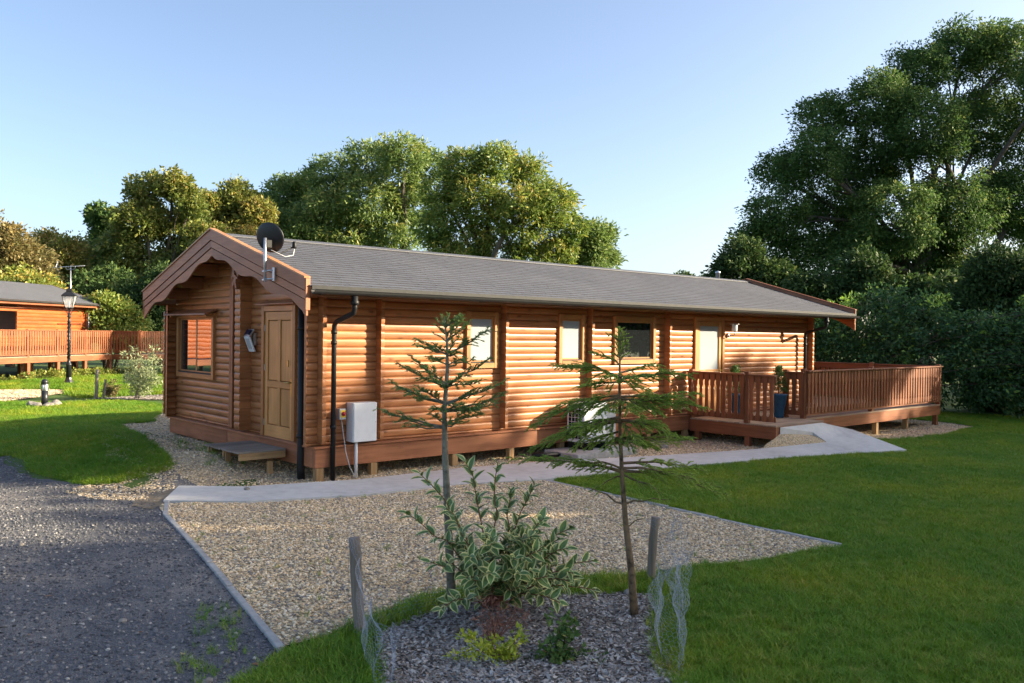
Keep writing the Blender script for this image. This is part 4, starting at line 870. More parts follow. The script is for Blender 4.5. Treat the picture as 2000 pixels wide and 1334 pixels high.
for u0, u1 in ((-6.02, -4.97), (-4.88, -3.83)): b2('pane', GLASSD, wnd, u0, u1, VW+.0, VW+.012, 1.72, 2.72, 0)
cu = MB(); n_ = 13
for k in range(n_): u = -3.90-.26*k/(n_-1); q_ = P2(u, VW-.012-.014*(k % 2)); cu.v += [(q_[0], q_[1], 1.73), (q_[0], q_[1], 2.70)]; cu.t += [.5, .5]
for k in range(n_-1): cu.f.append((2*k, 2*k+2, 2*k+3, 2*k+1)); cu.m.append(0); cu.sm.append(False)
cu.obj('curtain', FABRIC, wnd); b2('window_hood', FARDK, l2, -6.3, -3.55, VW-.2, VW-.02, 2.86, 2.90)
rf2 = empty('roof', l2); ZE = 3.22; VE = VW-.62; VM = VW+2.7; RU = UE+1.15
def slab2(name, mat, v0, z0, v1, z1, t, u0, u1):
    mb = MB(); V = []
    for u in (u0, u1):
        for v, z in ((v0, z0), (v1, z1), (v1, z1-t), (v0, z0-t)): q_ = P2(u, v); V.append((q_[0], q_[1], z))
    mb.add(V, [(0, 1, 2, 3), (7, 6, 5, 4), (0, 4, 5, 1), (1, 5, 6, 2), (2, 6, 7, 3), (3, 7, 4, 0)]); return mb.obj(name, mat, rf2, fix=True)
nR = 17
for k in range(nR):
    t0, t1 = k/nR, min(1, (k+1.2)/nR)
    slab2('shingle_course', SHINGLE, VE+(VM-VE)*t0, ZE+1.0*t0+.012, VE+(VM-VE)*t1, ZE+1.0*t1, .014, W0-.6, RU)
slab2('rear_slope', SHINGLE, VM, ZE+1.0, 2*VM-VE, ZE, .03, W0-.6, RU); slab2('roof_deck', DECKW[0], VE+.01, ZE-.02, VM, ZE+.98, .07, W0-.58, RU-.02)
slab2('barge_board', DECKW[0], VE, ZE+.02, VM, ZE+1.02, .24, RU, RU+.03); slab2('barge_board', DECKW[0], VM, ZE+1.02, 2*VM-VE, ZE+.02, .24, RU, RU+.03)
b2('fascia', DECKW, rf2, W0-.55, RU, VE+.02, VE+.05, ZE-.2, ZE-.02); b2('gutter', LEADM, l2, W0-.55, RU-.02, VE-.09, VE+.0, ZE-.10, ZE-.02, .03)
q1, q2, q3 = P2(UE+.28, VE-.04), P2(UE+.28, VW-.1), P2(UE+.28, VW-.1)
MB().tube([(q1[0], q1[1], ZE-.08), (q1[0], q1[1], ZE-.22), (q2[0], q2[1], ZE-.38), (q3[0], q3[1], ZF)], .04, 8).obj('downpipe', GREYP, l2)
q1 = P2(UE+.12, VW-.14); MB().tube([(q1[0], q1[1], ZE-.1), (q1[0], q1[1], ZF)], .03, 8).obj('downpipe', WHITEP, l2)
for u in (-23.5, -19.5, -15.5, -11.5, -8.5, -5.5, -2.5, .5):
    for v in (VW+.3, VW+3, VW+5.6): b2('footing_post', FARDK, l2, u, u+.2, v, v+.2, -.4, ZF-.26)
D0 = -13.0
dk2 = thing('orange_lodge_deck', 'orange picket-railed deck raised on stout posts', 'deck', (*P2(-3, 0), -.2))
BAL2 = baluster_mesh('baluster', FARDK, .98, .112)
for k in range(16): b2('deck_board', BOARDW, dk2, D0, 0, .02+k*.131, .145+k*.131, ZF-.03, ZF, 0)
for k in range(10): b2('deck_board', BOARDW, dk2, .003, 9, -1.43+k*.131, -1.305+k*.131, ZF-.03, ZF, 0)
b2('deck_beam', FARDK, dk2, D0, 0, 0, .06, ZF-.27, ZF-.032); b2('deck_beam', FARDK, dk2, .0, 9, -1.45, -1.39, ZF-.27, ZF-.032); b2('deck_beam', DECKW, dk2, -.002, .058, -1.388, -.003, ZF-.27, ZF-.032)
for u, v, W in ((-11.9, 0, FARDK), (-9.7, 0, FARDK), (-7.6, 0, FARDK), (-5.72, 0, FARDK), (-3.85, 0, FARDK), (-1.98, 0, FARDK), (-.12, 0, FARDK), (.2, -1.3, DECKW), (2.4, -1.35, FARDK), (4.6, -1.35, FARDK), (-7.2, 2.0, DECKW), (-5.0, 2.0, DECKW), (-3.6, 2.0, DECKW), (-1.6, 2.0, DECKW), (.2, 2.0, DECKW)):
    b2('post', W, dk2, u-.085, u+.085, v+.0, v+.16, -.45, ZF-.272)
def rail2(u0, v0, u1, v1, posts, nr):
    a, b = P2(u0, v0), P2(u1, v1); n_ = U2*nr[0]+V2*nr[1]
    return railing(dk2, a, b, ZF, 1.90, posts, .155, FARDK, BAL2, n_, .98, postz=ZF-.03)
rail2(D0, 0, -.03, 0, (.2, .4, .56, .705, .85, 1.0), (0, -1)); rail2(0, -.02, 0, -1.42, (.98,), (-1, 0)); rail2(.03, -1.45, 9, -1.45, (.3, .6), (0, -1))
an = thing('tv_aerial', 'grey metal tv aerial on a thin pole above the orange lodge', 'aerial', tuple(at(138, 585, 45.0)))
T_ = at(138, 519, 45.0); B_ = at(138, 592, 45.0); MB().tube([tuple(B_ - np.array([0, 0, .6])), tuple(T_)], .028, 6).obj('pole', STEEL, an)
bm1 = at(103, 522.5, 45.0); bm2 = at(166, 519, 45.0); MB().tube([tuple(bm1), tuple(bm2)], .018, 6).obj('boom', STEEL, an)
MB().tube([tuple(at(128, 521, 45)), tuple(at(130, 526, 45)), tuple(at(145, 526, 45)), tuple(at(148, 520.5, 45))], .014, 6).obj('bracket', STEEL, an)
el_ = MB()
for t in np.linspace(.2, 1, 12): c_ = bm1+(bm2-bm1)*t; el_.tube([tuple(c_+np.array([.04, .14, .02])), tuple(c_-np.array([.04, .14, .02]))], .008, 5)
el_.obj('element', STEEL, an)
rf_ = MB(); rf_.tube([tuple(at(113, 510, 45)), tuple(at(109, 522, 45)), tuple(at(116, 533, 45))], .014, 6)
for k in range(4): rf_.tube([tuple(at(113-1.2*k, 510+4*k, 45)+np.array([0, .25, 0])), tuple(at(113-1.2*k, 510+4*k, 45)-np.array([0, .25, 0]))], .008, 5)
rf_.obj('reflector', STEEL, an)

# lamp post, bollard, stakes
lp = thing('lamp_post', 'black cast-iron lamp post with a glazed lantern beside the orange lodge', 'lamp post', (3.15, 25.0, -.2)); c = (3.15, 25.0, -.2)
MB().lathe([(.17, 0), (.17, .12), (.14, .18), (.12, .22), (.10, .30)], c, 8, smooth=False).obj('base', IRON, lp)
MB().lathe([(.098, .30), (.095, .75), (.11, .77), (.11, .80), (.085, .84), (.062, .90), (.060, 1.0)], c, 14).obj('lower_shaft', IRON, lp)
sh = MB(); sh.lathe([(.055, 1.0), (.050, 2.42)], c, 14)
for k in range(3):
    sh.tube([(c[0]+.056*math.cos(t+k*2.094), c[1]+.056*math.sin(t+k*2.094), c[2]+1.0+1.4*t/18.0) for t in np.linspace(0, 18, 70)], .013, 5)
sh.obj('twisted_shaft', IRON, lp)
MB().lathe([(.07, 2.42), (.075, 2.45), (.05, 2.48), (.045, 2.58), (.075, 2.62), (.07, 2.66), (.03, 2.70), (.028, 2.95)], c, 14).obj('collar', IRON, lp)
bar = MB(); bar.tube([tuple(np.array(c)+np.array([0, 0, 2.34])+RGT*s_) for s_ in (-.43, -.2, 0, .2, .43)], .014, 8)
for s_ in (-.43, .43): bar.lathe([(0, -.03), (.028, -.015), (.028, .015), (0, .03)], tuple(np.array(c)+np.array([0, 0, 2.34])+RGT*s_), 8)
bar.obj('ladder_bar', IRON, lp)
sc_ = MB()
for k in range(4):
    a_ = math.pi/4+k*math.pi/2; dx, dy = math.cos(a_), math.sin(a_)
    sc_.tube([(c[0]+dx*r_, c[1]+dy*r_, c[2]+z) for r_, z in ((.04, 2.66), (.07, 2.75), (.13, 2.82), (.17, 2.88), (.15, 2.94), (.19, 2.98))], .010, 6)
sc_.obj('scroll_bracket', IRON, lp)
lf = MB(); rb_, rt_ = .17, .31
for k in range(4):
    a_ = R(20)+k*math.pi/2; lf.tube([(c[0]+rb_*math.cos(a_), c[1]+rb_*math.sin(a_), c[2]+2.96), (c[0]+rt_*math.cos(a_), c[1]+rt_*math.sin(a_), c[2]+3.42)], .014, 5)
    a2 = a_+math.pi/2
    for r_, z in ((rb_, 2.96), (rt_, 3.42)): lf.tube([(c[0]+r_*math.cos(a_), c[1]+r_*math.sin(a_), c[2]+z), (c[0]+r_*math.cos(a2), c[1]+r_*math.sin(a2), c[2]+z)], .016, 5)
lf.obj('lantern_frame', IRON, lp)
for k in range(4):
    a_ = R(20)+k*math.pi/2; a2 = a_+math.pi/2; g2 = MB(); rb, rt = rb_-.004, rt_-.004
    g2.add([(c[0]+rb*math.cos(a_), c[1]+rb*math.sin(a_), c[2]+2.965), (c[0]+rb*math.cos(a2), c[1]+rb*math.sin(a2), c[2]+2.965), (c[0]+rt*math.cos(a2), c[1]+rt*math.sin(a2), c[2]+3.415), (c[0]+rt*math.cos(a_), c[1]+rt*math.sin(a_), c[2]+3.415)], [(0, 1, 2, 3)]); g2.obj('pane', CLEAR, lp)
rfm = MB().lathe([(.36, 3.42), (.20, 3.54), (.13, 3.58), (.14, 3.62), (.10, 3.68), (.05, 3.72), (.03, 3.75), (.045, 3.78), (.012, 3.82), (.006, 3.92)], (0, 0, 0), 4, smooth=False)
o = link('lantern_roof', rfm.mesh('lantern_roof', IRON), lp, c, R(20)); MB().tube([(c[0], c[1], c[2]+2.96), (c[0], c[1], c[2]+3.2)], .03, 8).obj('lamp_holder', WHITEP, lp)
bc = on_z(87, 792, -.12); bo = thing('bollard_light', 'short black bollard light among pale stones on the lawn', 'bollard', tuple(bc)); bc = tuple(bc - np.array([0, 0, .02]))
MB().lathe([(.085, 0), (.085, .42)], bc, 18).obj('post', IRON, bo); MB().lathe([(.078, .42), (.078, .60)], bc, 18).obj('diffuser', FROSTL, bo)
ca = MB()
for k in range(4): a_ = k*math.pi/2; ca.tube([(bc[0]+.086*math.cos(a_), bc[1]+.086*math.sin(a_), bc[2]+.42), (bc[0]+.086*math.cos(a_), bc[1]+.086*math.sin(a_), bc[2]+.62)], .007, 5)
ca.lathe([(.092, .59), (.092, .62)], bc, 18); ca.obj('cage', IRON, bo)
MB().lathe([(.092, .62), (.088, .66), (.07, .70), (.04, .725), (0, .733)], bc, 18).obj('cap', IRON, bo)
def rock(pos, r, seed, label, mat=STONE, name='stone', group=None, flat=.65):
    bm = bmesh.new(); bmesh.ops.create_icosphere(bm, subdivisions=2, radius=r); rr = random.Random(seed); dirs = [Vector((rr.gauss(0, 1), rr.gauss(0, 1), rr.gauss(0, 1))).normalized() for _ in range(9)]
    for v in bm.verts:
        n_ = v.co.normalized(); k = 1+sum(.07*rr_ for rr_ in (math.sin(5*n_.dot(d_)+i) for i, d_ in enumerate(dirs[:4]))); v.co = v.co*k
        for d_ in dirs:
            e = v.co.dot(d_)-r*.82
            if e > 0: v.co -= d_*e
        v.co.z *= flat
    me = bpy.data.meshes.new(name); bm.to_mesh(me); bm.free(); me.materials.append(mat)
    o = link(name, me, None, pos, rr.uniform(0, 6)); return tag(o, label, 'stone', group)
for k, (dx, dy, r_) in enumerate(((.22, -.12, .12), (.05, -.24, .13), (-.2, -.16, .12), (-.26, .08, .15), (.3, .1, .15), (.1, .3, .11), (-.05, -.38, .10))):
    rock((bc[0]+dx, bc[1]+dy, H(bc[0]+dx, bc[1]+dy)+r_*.42), r_, k, 'pale stone piled round the foot of the bollard light', group='stones round the bollard')
for k, (px, py, r_, lb) in enumerate(((482, 955, .045, 'brown pebble lying on the concrete path'), (1297, 873, .10, 'grey rock under the deck edge by the gravel slope'), (1228, 1157, .05, 'blue-grey flint at the back of the planting bed'))):
    z = -.155 if k == 0 else (-.17 if k == 1 else -.15); p_ = on_z(px, py, z); rock(tuple(p_), r_, 40+k, lb)
for k, (px, py) in enumerate(((40, 1060), (405, 1325), (240, 1265 - 60))):
    p_ = on_z(px, py, -.20); rock((p_[0], p_[1], H(p_[0], p_[1])+.012), .035, 60+k, 'small pale flint lying loose on the dark driveway', group='loose flints on the driveway')
def stake(px0, py0, px1, py1, zb, r_, label, group=None, M=GREYW):
    b = on_z(px1, py1, zb); dpt = float(np.dot(b-CAM, FWD)); t = at(px0, py0, dpt); mb = MB(); rr = random.Random(px0)
    pts = [b - np.array([0, 0, .15])] + [b+(t-b)*f + RGT*rr.uniform(-.006, .006) for f in np.linspace(.1, 1, 6)]
    mb.tube([tuple(p_) for p_ in pts], [r_*rr.uniform(.92, 1.05) for _ in pts], 10); o = mb.obj('wooden_stake', M[2]); return tag(o, label, 'stake', group), b, t
stake(190, 722, 188, 778, -.16, .05, 'upright pale stake by the small russet bush'); stake(206, 741, 203, 778, -.16, .035, 'thinner leaning stake by the small russet bush')
stake(272, 752, 264, 779, -.16, .035, 'leaning stake propping the grey-leaved sapling')
STL = stake(691, 1050, 704, 1238, -.19, .042, 'weathered stake wrapped in chicken wire beside the grass strip'); STR = stake(1280, 1010, 1270, 1140, -.19, .038, 'weathered stake with chicken wire behind the spruce sapling')

# chicken wire
def wire(name, label, path, cell=.042, rad=.0007, seed=0, sway=.02):
    """path: [(x, y, height)]; hexagonal netting standing on the ground"""
    P = [np.array(p_, float) for p_ in path]; Ls = [0]
    for a, b in zip(P, P[1:]): Ls.append(Ls[-1]+np.linalg.norm((b-a)[:2]))
    rr = random.Random(seed); ph = [rr.uniform(0, 6) for _ in range(6)]
    def S(s_, hh):
        s_ = min(max(s_, 0), Ls[-1])
        for i in range(len(P)-1):
            if s_ <= Ls[i+1] or i == len(P)-2: t = (s_-Ls[i])/(Ls[i+1]-Ls[i]); q_ = P[i]+(P[i+1]-P[i])*t; d_ = (P[i+1]-P[i])[:2]; break
        d_ = d_/np.linalg.norm(d_); n_ = np.array([-d_[1], d_[0]]); z = hh*q_[2]
        off = sway*(math.sin(7*s_+ph[0]+5*z)+.7*math.sin(13*s_+ph[1]-9*z)+.5*math.sin(23*z+ph[2]+4*s_))*(.3+hh)
        x, y = q_[:2]+n_*off; return (x, y, H(x, y)+.02+z*(1+.09*math.sin(6*s_+ph[3])+.06*math.sin(17*s_+ph[4])))
    hm = max(p_[2] for p_ in P); nr = int(hm/(cell*.87)); nc = int(Ls[-1]/cell); mb = MB()
    def E(a, b): mb.tube([S(*a), S(*b)], rad, 3, cap=False, smooth=False)
    for r_ in range(nr):
        for c_ in range(nc+1):
            s_ = (c_+.5*(r_ % 2))*cell; h0 = r_/nr; h1 = (r_+.5)/nr; h2 = (r_+1)/nr
            E((s_, h0), (s_, h1)); E((s_, h1), (s_+.5*cell, h2)); E((s_, h1), (s_-.5*cell, h2))
    for hh in (0, 1): mb.tube([S(s_, hh) for s_ in np.linspace(0, Ls[-1], nc*2)], rad, 3, cap=False)
    o = mb.obj(name, WIREM); return tag(o, label, 'wire netting')
A_, B_ = STL[1], STR[1]
wire('chicken_wire', 'chicken wire hanging from the stake beside the grass strip', [(A_[0]-.05, A_[1]+.02, .70), (-2.80, -5.82, .60), (-2.98, -6.14, .46), (-3.16, -6.5, .36), (-3.05, -6.55, .30), (-2.86, -6.22, .26)], seed=1, sway=.03)
wire('chicken_wire', 'low slumped chicken wire along the back of the planting bed', [(A_[0]+.02, A_[1]-.05, .24), (-2.35, -5.62, .2), (-2.0, -5.58, .14), (-1.7, -5.66, .10)], seed=2, sway=.02)
wire('chicken_wire', 'tall crumpled chicken wire running from the stake behind the spruce', [(B_[0]+.05, B_[1]+.02, .60), (-.20, -6.36, .62), (-.58, -6.75, .64), (-1.05, -7.13, .60), (-1.62, -7.58, .52), (-1.55, -7.36, .5), (-1.1, -6.98, .46), (-.85, -6.74, .36)], seed=3, sway=.04)
q0, q1, q2 = on_z(865, 1345, -.17), on_z(905, 1340, -.17), on_z(1010, 1338, -.17)
wire('chicken_wire', 'folded chicken wire at the front of the planting bed', [(q0[0], q0[1], .30), (q1[0], q1[1], .26), (q2[0], q2[1], .07)], seed=4, sway=.015)

# ------------------------------------------------------------------ foliage tools
def unit(a): return a/np.maximum(np.linalg.norm(a, axis=-1, keepdims=True), 1e-9)
def leaves(cent, rad, per, size, aspect, rs, ctint, flat=.75, droop=.35, outc=None, tvar=.22):
    """rhombic leaves spread through many small clumps -> verts, faces, tint"""
    n = len(cent); k = n*per; ci = np.repeat(np.arange(n), per)
    d = unit(rs.normal(size=(k, 3))); r = rs.random(k)**.45
    p = cent[ci] + d*(r*rad[ci])[:, None]*np.array([1, 1, flat])
    a = rs.normal(size=(k, 3)); a[:, 2] -= droop
    if outc is not None: a += .9*unit(p-outc)
    a += .6*d; a = unit(a)
    nn = rs.normal(size=(k, 3))*.9; nn[:, 2] += .25; s = unit(np.cross(a, nn)); L = size*rs.uniform(.65, 1.25, k)[:, None]; w_ = L*aspect*.5
    V = np.stack([p, p+a*L*.45+s*w_, p+a*L, p+a*L*.45-s*w_], 1).reshape(-1, 3)
    F = np.arange(4*k).reshape(-1, 4); t = np.clip(ctint[ci] + rs.normal(size=k)*tvar, 0, 1)
    return V, F, np.repeat(t, 4)
def bent(a, b, bend, rs, n=5, up=0.0):
    a = np.array(a, float); b = np.array(b, float); L = np.linalg.norm(b-a); j = rs.normal(size=3)*bend*L; j[2] += up*L
    return [a+(b-a)*t + j*math.sin(math.pi*t)*.5 + rs.normal(size=3)*bend*L*.06*(0 < t < 1) for t in np.linspace(0, 1, n)]
def tree(name, label, base, lobes, mat, bark, nclump, per, size, aspect=.45, seed=0, trunk_r=.28, fork=.32, clump_r=.55, group=None, cat='tree', tint0=.42, twigs=6, fill=.5, tvar=.22, trunks=1):
    """base: world point; lobes: [(x, y, z, r)] world spheres that make up the crown"""
    rs = np.random.default_rng(seed); t = thing(name, label, cat, tuple(base), group); lobes = np.array(lobes, float); base = np.array(base, float)
    cen = (lobes[:, :3]*lobes[:, 3:]**2).sum(0)/(lobes[:, 3]**2).sum(); top = (lobes[:, 2]+lobes[:, 3]).max()
    wts = lobes[:, 3]**2.2; cnt = np.maximum(3, (nclump*wts/wts.sum()).astype(int)); C_ = []; T_ = []; LI = []
    for i, (lb, n) in enumerate(zip(lobes, cnt)):
        d = unit(rs.normal(size=(n, 3))); r = lb[3]*(fill+(1-fill)*rs.random(n)**.6); c = lb[:3] + d*r[:, None]*np.array([1, 1, .9]); C_.append(c); LI.append(np.full(n, i))
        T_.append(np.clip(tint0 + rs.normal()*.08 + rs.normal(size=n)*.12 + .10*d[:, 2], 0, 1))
    C_ = np.concatenate(C_); T_ = np.concatenate(T_); LI = np.concatenate(LI)
    rad = clump_r*rs.uniform(.6, 1.3, len(C_))
    V, F, tt = leaves(C_, rad, per, size, aspect, rs, T_, outc=cen, tvar=tvar); loc = Vector(base)
    crown = link('crown', arrays_mesh('crown', V-base, F, mat, tt), t, base)
    mb = MB(); forks = []
    for q_ in range(trunks):
        off = np.array([0, 0, 0.]) if trunks == 1 else np.array([math.cos(q_*2.4), math.sin(q_*2.4), 0])*trunk_r*1.6
        fk = base + off*2.2 + (cen-base)*np.array([.35, .35, 0])*(1 if trunks == 1 else .6) + np.array([0, 0, (top-base[2])*fork]); forks.append(fk)
        pts = bent(base+off-np.array([0, 0, .3]), fk, .06, rs, 6); mb.tube(pts, list(np.linspace(trunk_r*1.25, trunk_r*.8, 6)), 8)
    for i, lb in enumerate(lobes):
        fk = forks[i % len(forks)]; tgt = lb[:3] + np.array([0, 0, -.1*lb[3]])
        pts = bent(fk, tgt, .12, rs, 7, .12); r0_ = trunk_r*(.30+.30*lb[3]/lobes[:, 3].max()); mb.tube(pts, list(np.linspace(r0_, r0_*.25, 7)), 6)
        own = C_[LI == i]; pick = own[rs.permutation(len(own))[:twigs]]
        for c in pick:
            s_ = pts[int(rs.integers(3, 7))]; mb.tube(bent(s_, c, .12, rs, 4, .08), list(np.linspace(r0_*.28, .012, 4)), 4, cap=False)
    A = [tuple(np.array(v)-base) for v in mb.v]; mb.v = A; link('trunk', mb.mesh('trunk', bark), t, base)
    return t
def lob(px_list, depth, seed, jit=.9):
    rs = np.random.default_rng(seed); out = []
    for px, py, r in px_list:
        rw = r/FPX*depth; p_ = at(px, py, depth + rs.uniform(-jit, jit)*rw); out.append((p_[0], p_[1], p_[2], rw*.84))
    return out
def gbase(px, depth): p_ = at(px, 700, depth); return (p_[0], p_[1], -.2)

# background trees, each with lobes read off its silhouette
tree('ash_tree', 'tall grey-green ash tree standing behind the middle of the lodge roof', gbase(735, 62), lob([(650, 345, 55), (715, 318, 58), (785, 305, 55), (838, 325, 42), (630, 415, 58), (715, 395, 75), (800, 395, 70), (680, 475, 58), (770, 470, 55), (600, 455, 45)], 62, 1), L_ASH, BARK, 640, 62, .34, .34, 1, .42, .28, .70, tint0=.45, trunks=2)
tree('ash_tree', 'round-headed yellowing ash tree rising behind the lodge roof', gbase(1000, 57), lob([(905, 325, 45), (965, 318, 50), (1030, 345, 52), (1080, 395, 52), (1108, 445, 42), (868, 375, 48), (940, 390, 62), (1020, 420, 66), (850, 440, 50), (1080, 490, 45), (935, 470, 48), (880, 500, 45), (1010, 500, 40)], 57, 2), L_ASHY, BARK, 700, 62, .31, .34, 2, .45, .26, .66, tint0=.42, trunks=2)
tree('ash_tree', 'small deep-green tree at the end of the tree row above the roof ridge', gbase(1150, 60), lob([(1160, 465, 36), (1150, 510, 42), (1185, 500, 24), (1118, 515, 36), (1185, 455, 18)], 60, 3), L_ASH, BARK, 240, 62, .30, .36, 3, .25, .3, .7, tint0=.35)
tree('ash_tree', 'grey-green feathery tree between the brownish tree and the tall ash', gbase(560, 64), lob([(555, 385, 48), (520, 425, 46), (592, 365, 34), (575, 450, 48), (610, 420, 40), (545, 480, 45)], 64, 4), L_ASH, BARK, 420, 62, .34, .36, 4, .3, .3, .78, tint0=.38)
tree('field_maple', 'olive-brown tree directly behind the gable peak', gbase(455, 58), lob([(462, 390, 46), (425, 425, 50), (500, 420, 38), (470, 470, 48), (395, 400, 30), (420, 490, 45)], 58, 5), L_AUT, BARK, 440, 62, .28, .5, 5, .25, .28, .58, tint0=.5)
tree('field_maple', 'broad autumn-tinted tree behind the carved barge boards', gbase(310, 55), lob([(292, 372, 42), (340, 365, 38), (375, 395, 38), (270, 430, 52), (340, 450, 66), (245, 490, 55), (320, 540, 66), (400, 470, 50), (255, 560, 55)], 55, 6), L_AUT, BARK, 720, 62, .27, .5, 6, .3, .25, .58, tint0=.38)
tree('field_maple', 'narrow green tree at the left flank of the broad autumn tree', gbase(205, 60), lob([(203, 425, 32), (212, 475, 42), (192, 525, 38), (228, 560, 48), (185, 580, 35)], 60, 7), L_BIG, BARK, 340, 62, .29, .5, 7, .22, .3, .6, tint0=.5)
tree('hawthorn', 'rusty brown hawthorn tree above the orange lodge roof', gbase(20, 48), lob([(15, 475, 46), (62, 510, 48), (-25, 505, 55), (30, 555, 52), (92, 560, 36), (-40, 440, 45)], 48, 8), L_HAW, BARK, 360, 80, .2, .55, 8, .22, .3, .58, tint0=.45)
tree('field_maple', 'golden-green tree between the hawthorn and the tv aerial', gbase(115, 55), lob([(95, 480, 34), (140, 492, 36), (118, 540, 46), (160, 545, 34)], 55, 9), L_AUT, BARK, 220, 75, .24, .5, 9, .2, .3, .6, tint0=.62)
tree('hazel_bush', 'bright yellow-green bush above the orange lodge roof by the aerial', gbase(50, 46), lob([(40, 545, 30), (75, 560, 32), (105, 575, 26), (10, 560, 30), (130, 590, 24), (60, 590, 40)], 46, 10), L_ASHY, BARK, 210, 70, .2, .55, 10, .1, .2, .5, cat='bush', tint0=.6, trunks=3)
tree('hazel_bush', 'sunlit green bush right of the orange lodge gutter', gbase(215, 44), lob([(195, 600, 32), (232, 612, 34), (262, 630, 26), (205, 640, 34), (245, 655, 30), (185, 650, 25)], 44, 11), L_ASHY, BARK, 230, 70, .18, .6, 11, .1, .2, .5, cat='bush', tint0=.36, trunks=3)
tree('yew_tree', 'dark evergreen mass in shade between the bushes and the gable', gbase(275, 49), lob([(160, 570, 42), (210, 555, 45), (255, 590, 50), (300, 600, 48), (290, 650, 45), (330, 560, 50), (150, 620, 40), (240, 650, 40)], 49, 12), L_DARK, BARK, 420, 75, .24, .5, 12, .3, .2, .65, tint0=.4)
tree('ash_tree', 'big dense ash tree towering over the laurel hedge', gbase(1835, 46), lob([(1880, 100, 80), (1968, 105, 82), (1790, 150, 76), (1718, 205, 76), (1805, 255, 95), (1920, 250, 105), (1610, 235, 64), (1588, 315, 74), (1690, 330, 95), (1515, 335, 46), (1515, 415, 66), (1620, 425, 86), (1740, 430, 95), (1860, 410, 105), (1975, 390, 105), (1480, 470, 50), (1560, 505, 66), (1660, 520, 76), (1780, 530, 76), (1890, 540, 80), (2080, 150, 110), (2110, 300, 120), (2080, 450, 110)], 46, 13), L_BIG, BARK, 3000, 105, .19, .42, 13, .42, .28, .66, tint0=.42, twigs=5, trunks=2, fill=.4)
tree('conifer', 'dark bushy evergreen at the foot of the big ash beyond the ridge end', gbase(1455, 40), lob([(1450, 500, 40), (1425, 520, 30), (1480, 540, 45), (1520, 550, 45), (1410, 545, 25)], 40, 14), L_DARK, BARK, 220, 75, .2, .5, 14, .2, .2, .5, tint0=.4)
tree('conifer', 'small distant treetop peeping over the roof ridge', gbase(1335, 70), lob([(1335, 545, 14), (1350, 552, 14), (1375, 550, 12), (1320, 556, 12)], 70, 15), L_DARK, BARK, 60, 60, .25, .5, 15, .15, .3, .5, tint0=.5)
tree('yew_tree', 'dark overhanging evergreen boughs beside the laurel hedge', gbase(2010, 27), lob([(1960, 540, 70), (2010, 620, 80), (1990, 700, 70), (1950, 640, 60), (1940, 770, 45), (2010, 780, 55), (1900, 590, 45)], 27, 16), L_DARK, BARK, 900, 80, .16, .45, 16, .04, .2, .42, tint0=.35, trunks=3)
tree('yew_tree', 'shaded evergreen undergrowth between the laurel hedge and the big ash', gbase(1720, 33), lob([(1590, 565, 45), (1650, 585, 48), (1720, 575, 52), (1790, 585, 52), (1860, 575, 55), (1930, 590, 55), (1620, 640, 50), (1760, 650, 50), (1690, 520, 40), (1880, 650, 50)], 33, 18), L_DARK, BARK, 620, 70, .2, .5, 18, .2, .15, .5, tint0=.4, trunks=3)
# laurel hedge: one long clipped mass beyond the deck
rs = np.random.default_rng(30); hl = []
for y in np.arange(-4.0, 9.6, .62):
    for z, r_ in ((.55, .75), (1.35, .8), (2.05, .72)): hl.append((20.95+rs.uniform(-.12, .2), y+rs.uniform(-.2, .2), z+rs.uniform(-.1, .1), r_))
    hl.append((21.0+rs.uniform(-.3, .3), y, 2.55+.35*math.sin(y*1.1)+rs.uniform(-.15, .25)+(.15 if y > 1 else 0), .5))
hedge = tree('laurel_hedge', 'tall dark laurel hedge with pale fresh shoots behind the deck', (21, 2.5, -.3), hl, L_LAUR, BARK, 1900, 36, .15, .42, 17, .035, .15, .36, cat='hedge', tint0=.40, twigs=2, fill=.62, trunks=4)
sh_ = []
for k in range(26): y = rs.uniform(-3.0, 8.5); sh_.append((20.7+rs.uniform(-.3, .5), y, 2.85+.35*math.sin(y*1.1)+rs.uniform(0, .35), .22))
V, F, tt = leaves(np.array([q_[:3] for q_ in sh_]), np.full(len(sh_), .28), 55, .14, .42, rs, np.full(len(sh_), .92), droop=-.6, tvar=.1); bs = np.array([21, 2.5, -.3])
link('fresh_shoots', arrays_mesh('fresh_shoots', V-bs, F, L_LAUR, tt), hedge, bs)
# trees standing right of the picture, whose shade falls over the foreground
def wl_(x, y, h, wd, seed, n=9, low=.25):
    r_ = np.random.default_rng(seed); o = []
    for k in range(n): z = h*(low+(1-low)*(k+.5)/n); rr = wd*(.55+.45*math.sin(math.pi*min(1, (k+1.2)/n)))*r_.uniform(.8, 1.1); o.append((x+r_.uniform(-.35, .35)*wd, y+r_.uniform(-.35, .35)*wd, z-rr*.5, rr))
    return o
SHADE = [(x, -20+.6*math.sin(x*2.1), (T-1.35)/.96, wd) for x, T, wd in ((5, 10.6, 2.7), (8, 10.8, 2.6), (11, 10.8, 2.6), (14, 11.0, 2.6), (17, 11.1, 2.6), (20, 11.3, 2.6), (23, 12.2, 2.5), (25.6, 13.1, 2.3), (28.2, 11.5, 2.2), (30.6, 12.4, 2.2), (33.2, 12.5, 2.4), (36, 10.9, 2.4), (39, 11.3, 2.6), (42.5, 14.4, 2.9))]
SHADE += [(46, -20, 15.5, 3.8), (52, -20, 17, 4.2), (59, -18, 18, 4.5), (45, -5.5, 13.0, 3.6), (52, -8, 15, 4)]
for k, (x, y, h, wd) in enumerate(SHADE):
    tree('shelter_tree', 'tree of the shelter belt beside the lawn that throws shade over it', (x, y, -.3), wl_(x, y, h, wd, 50+k), L_BIG, BARK, 230, 60, .42, .5, 50+k, .25, .2, .7, group='shelter belt trees', twigs=2, fill=.3)

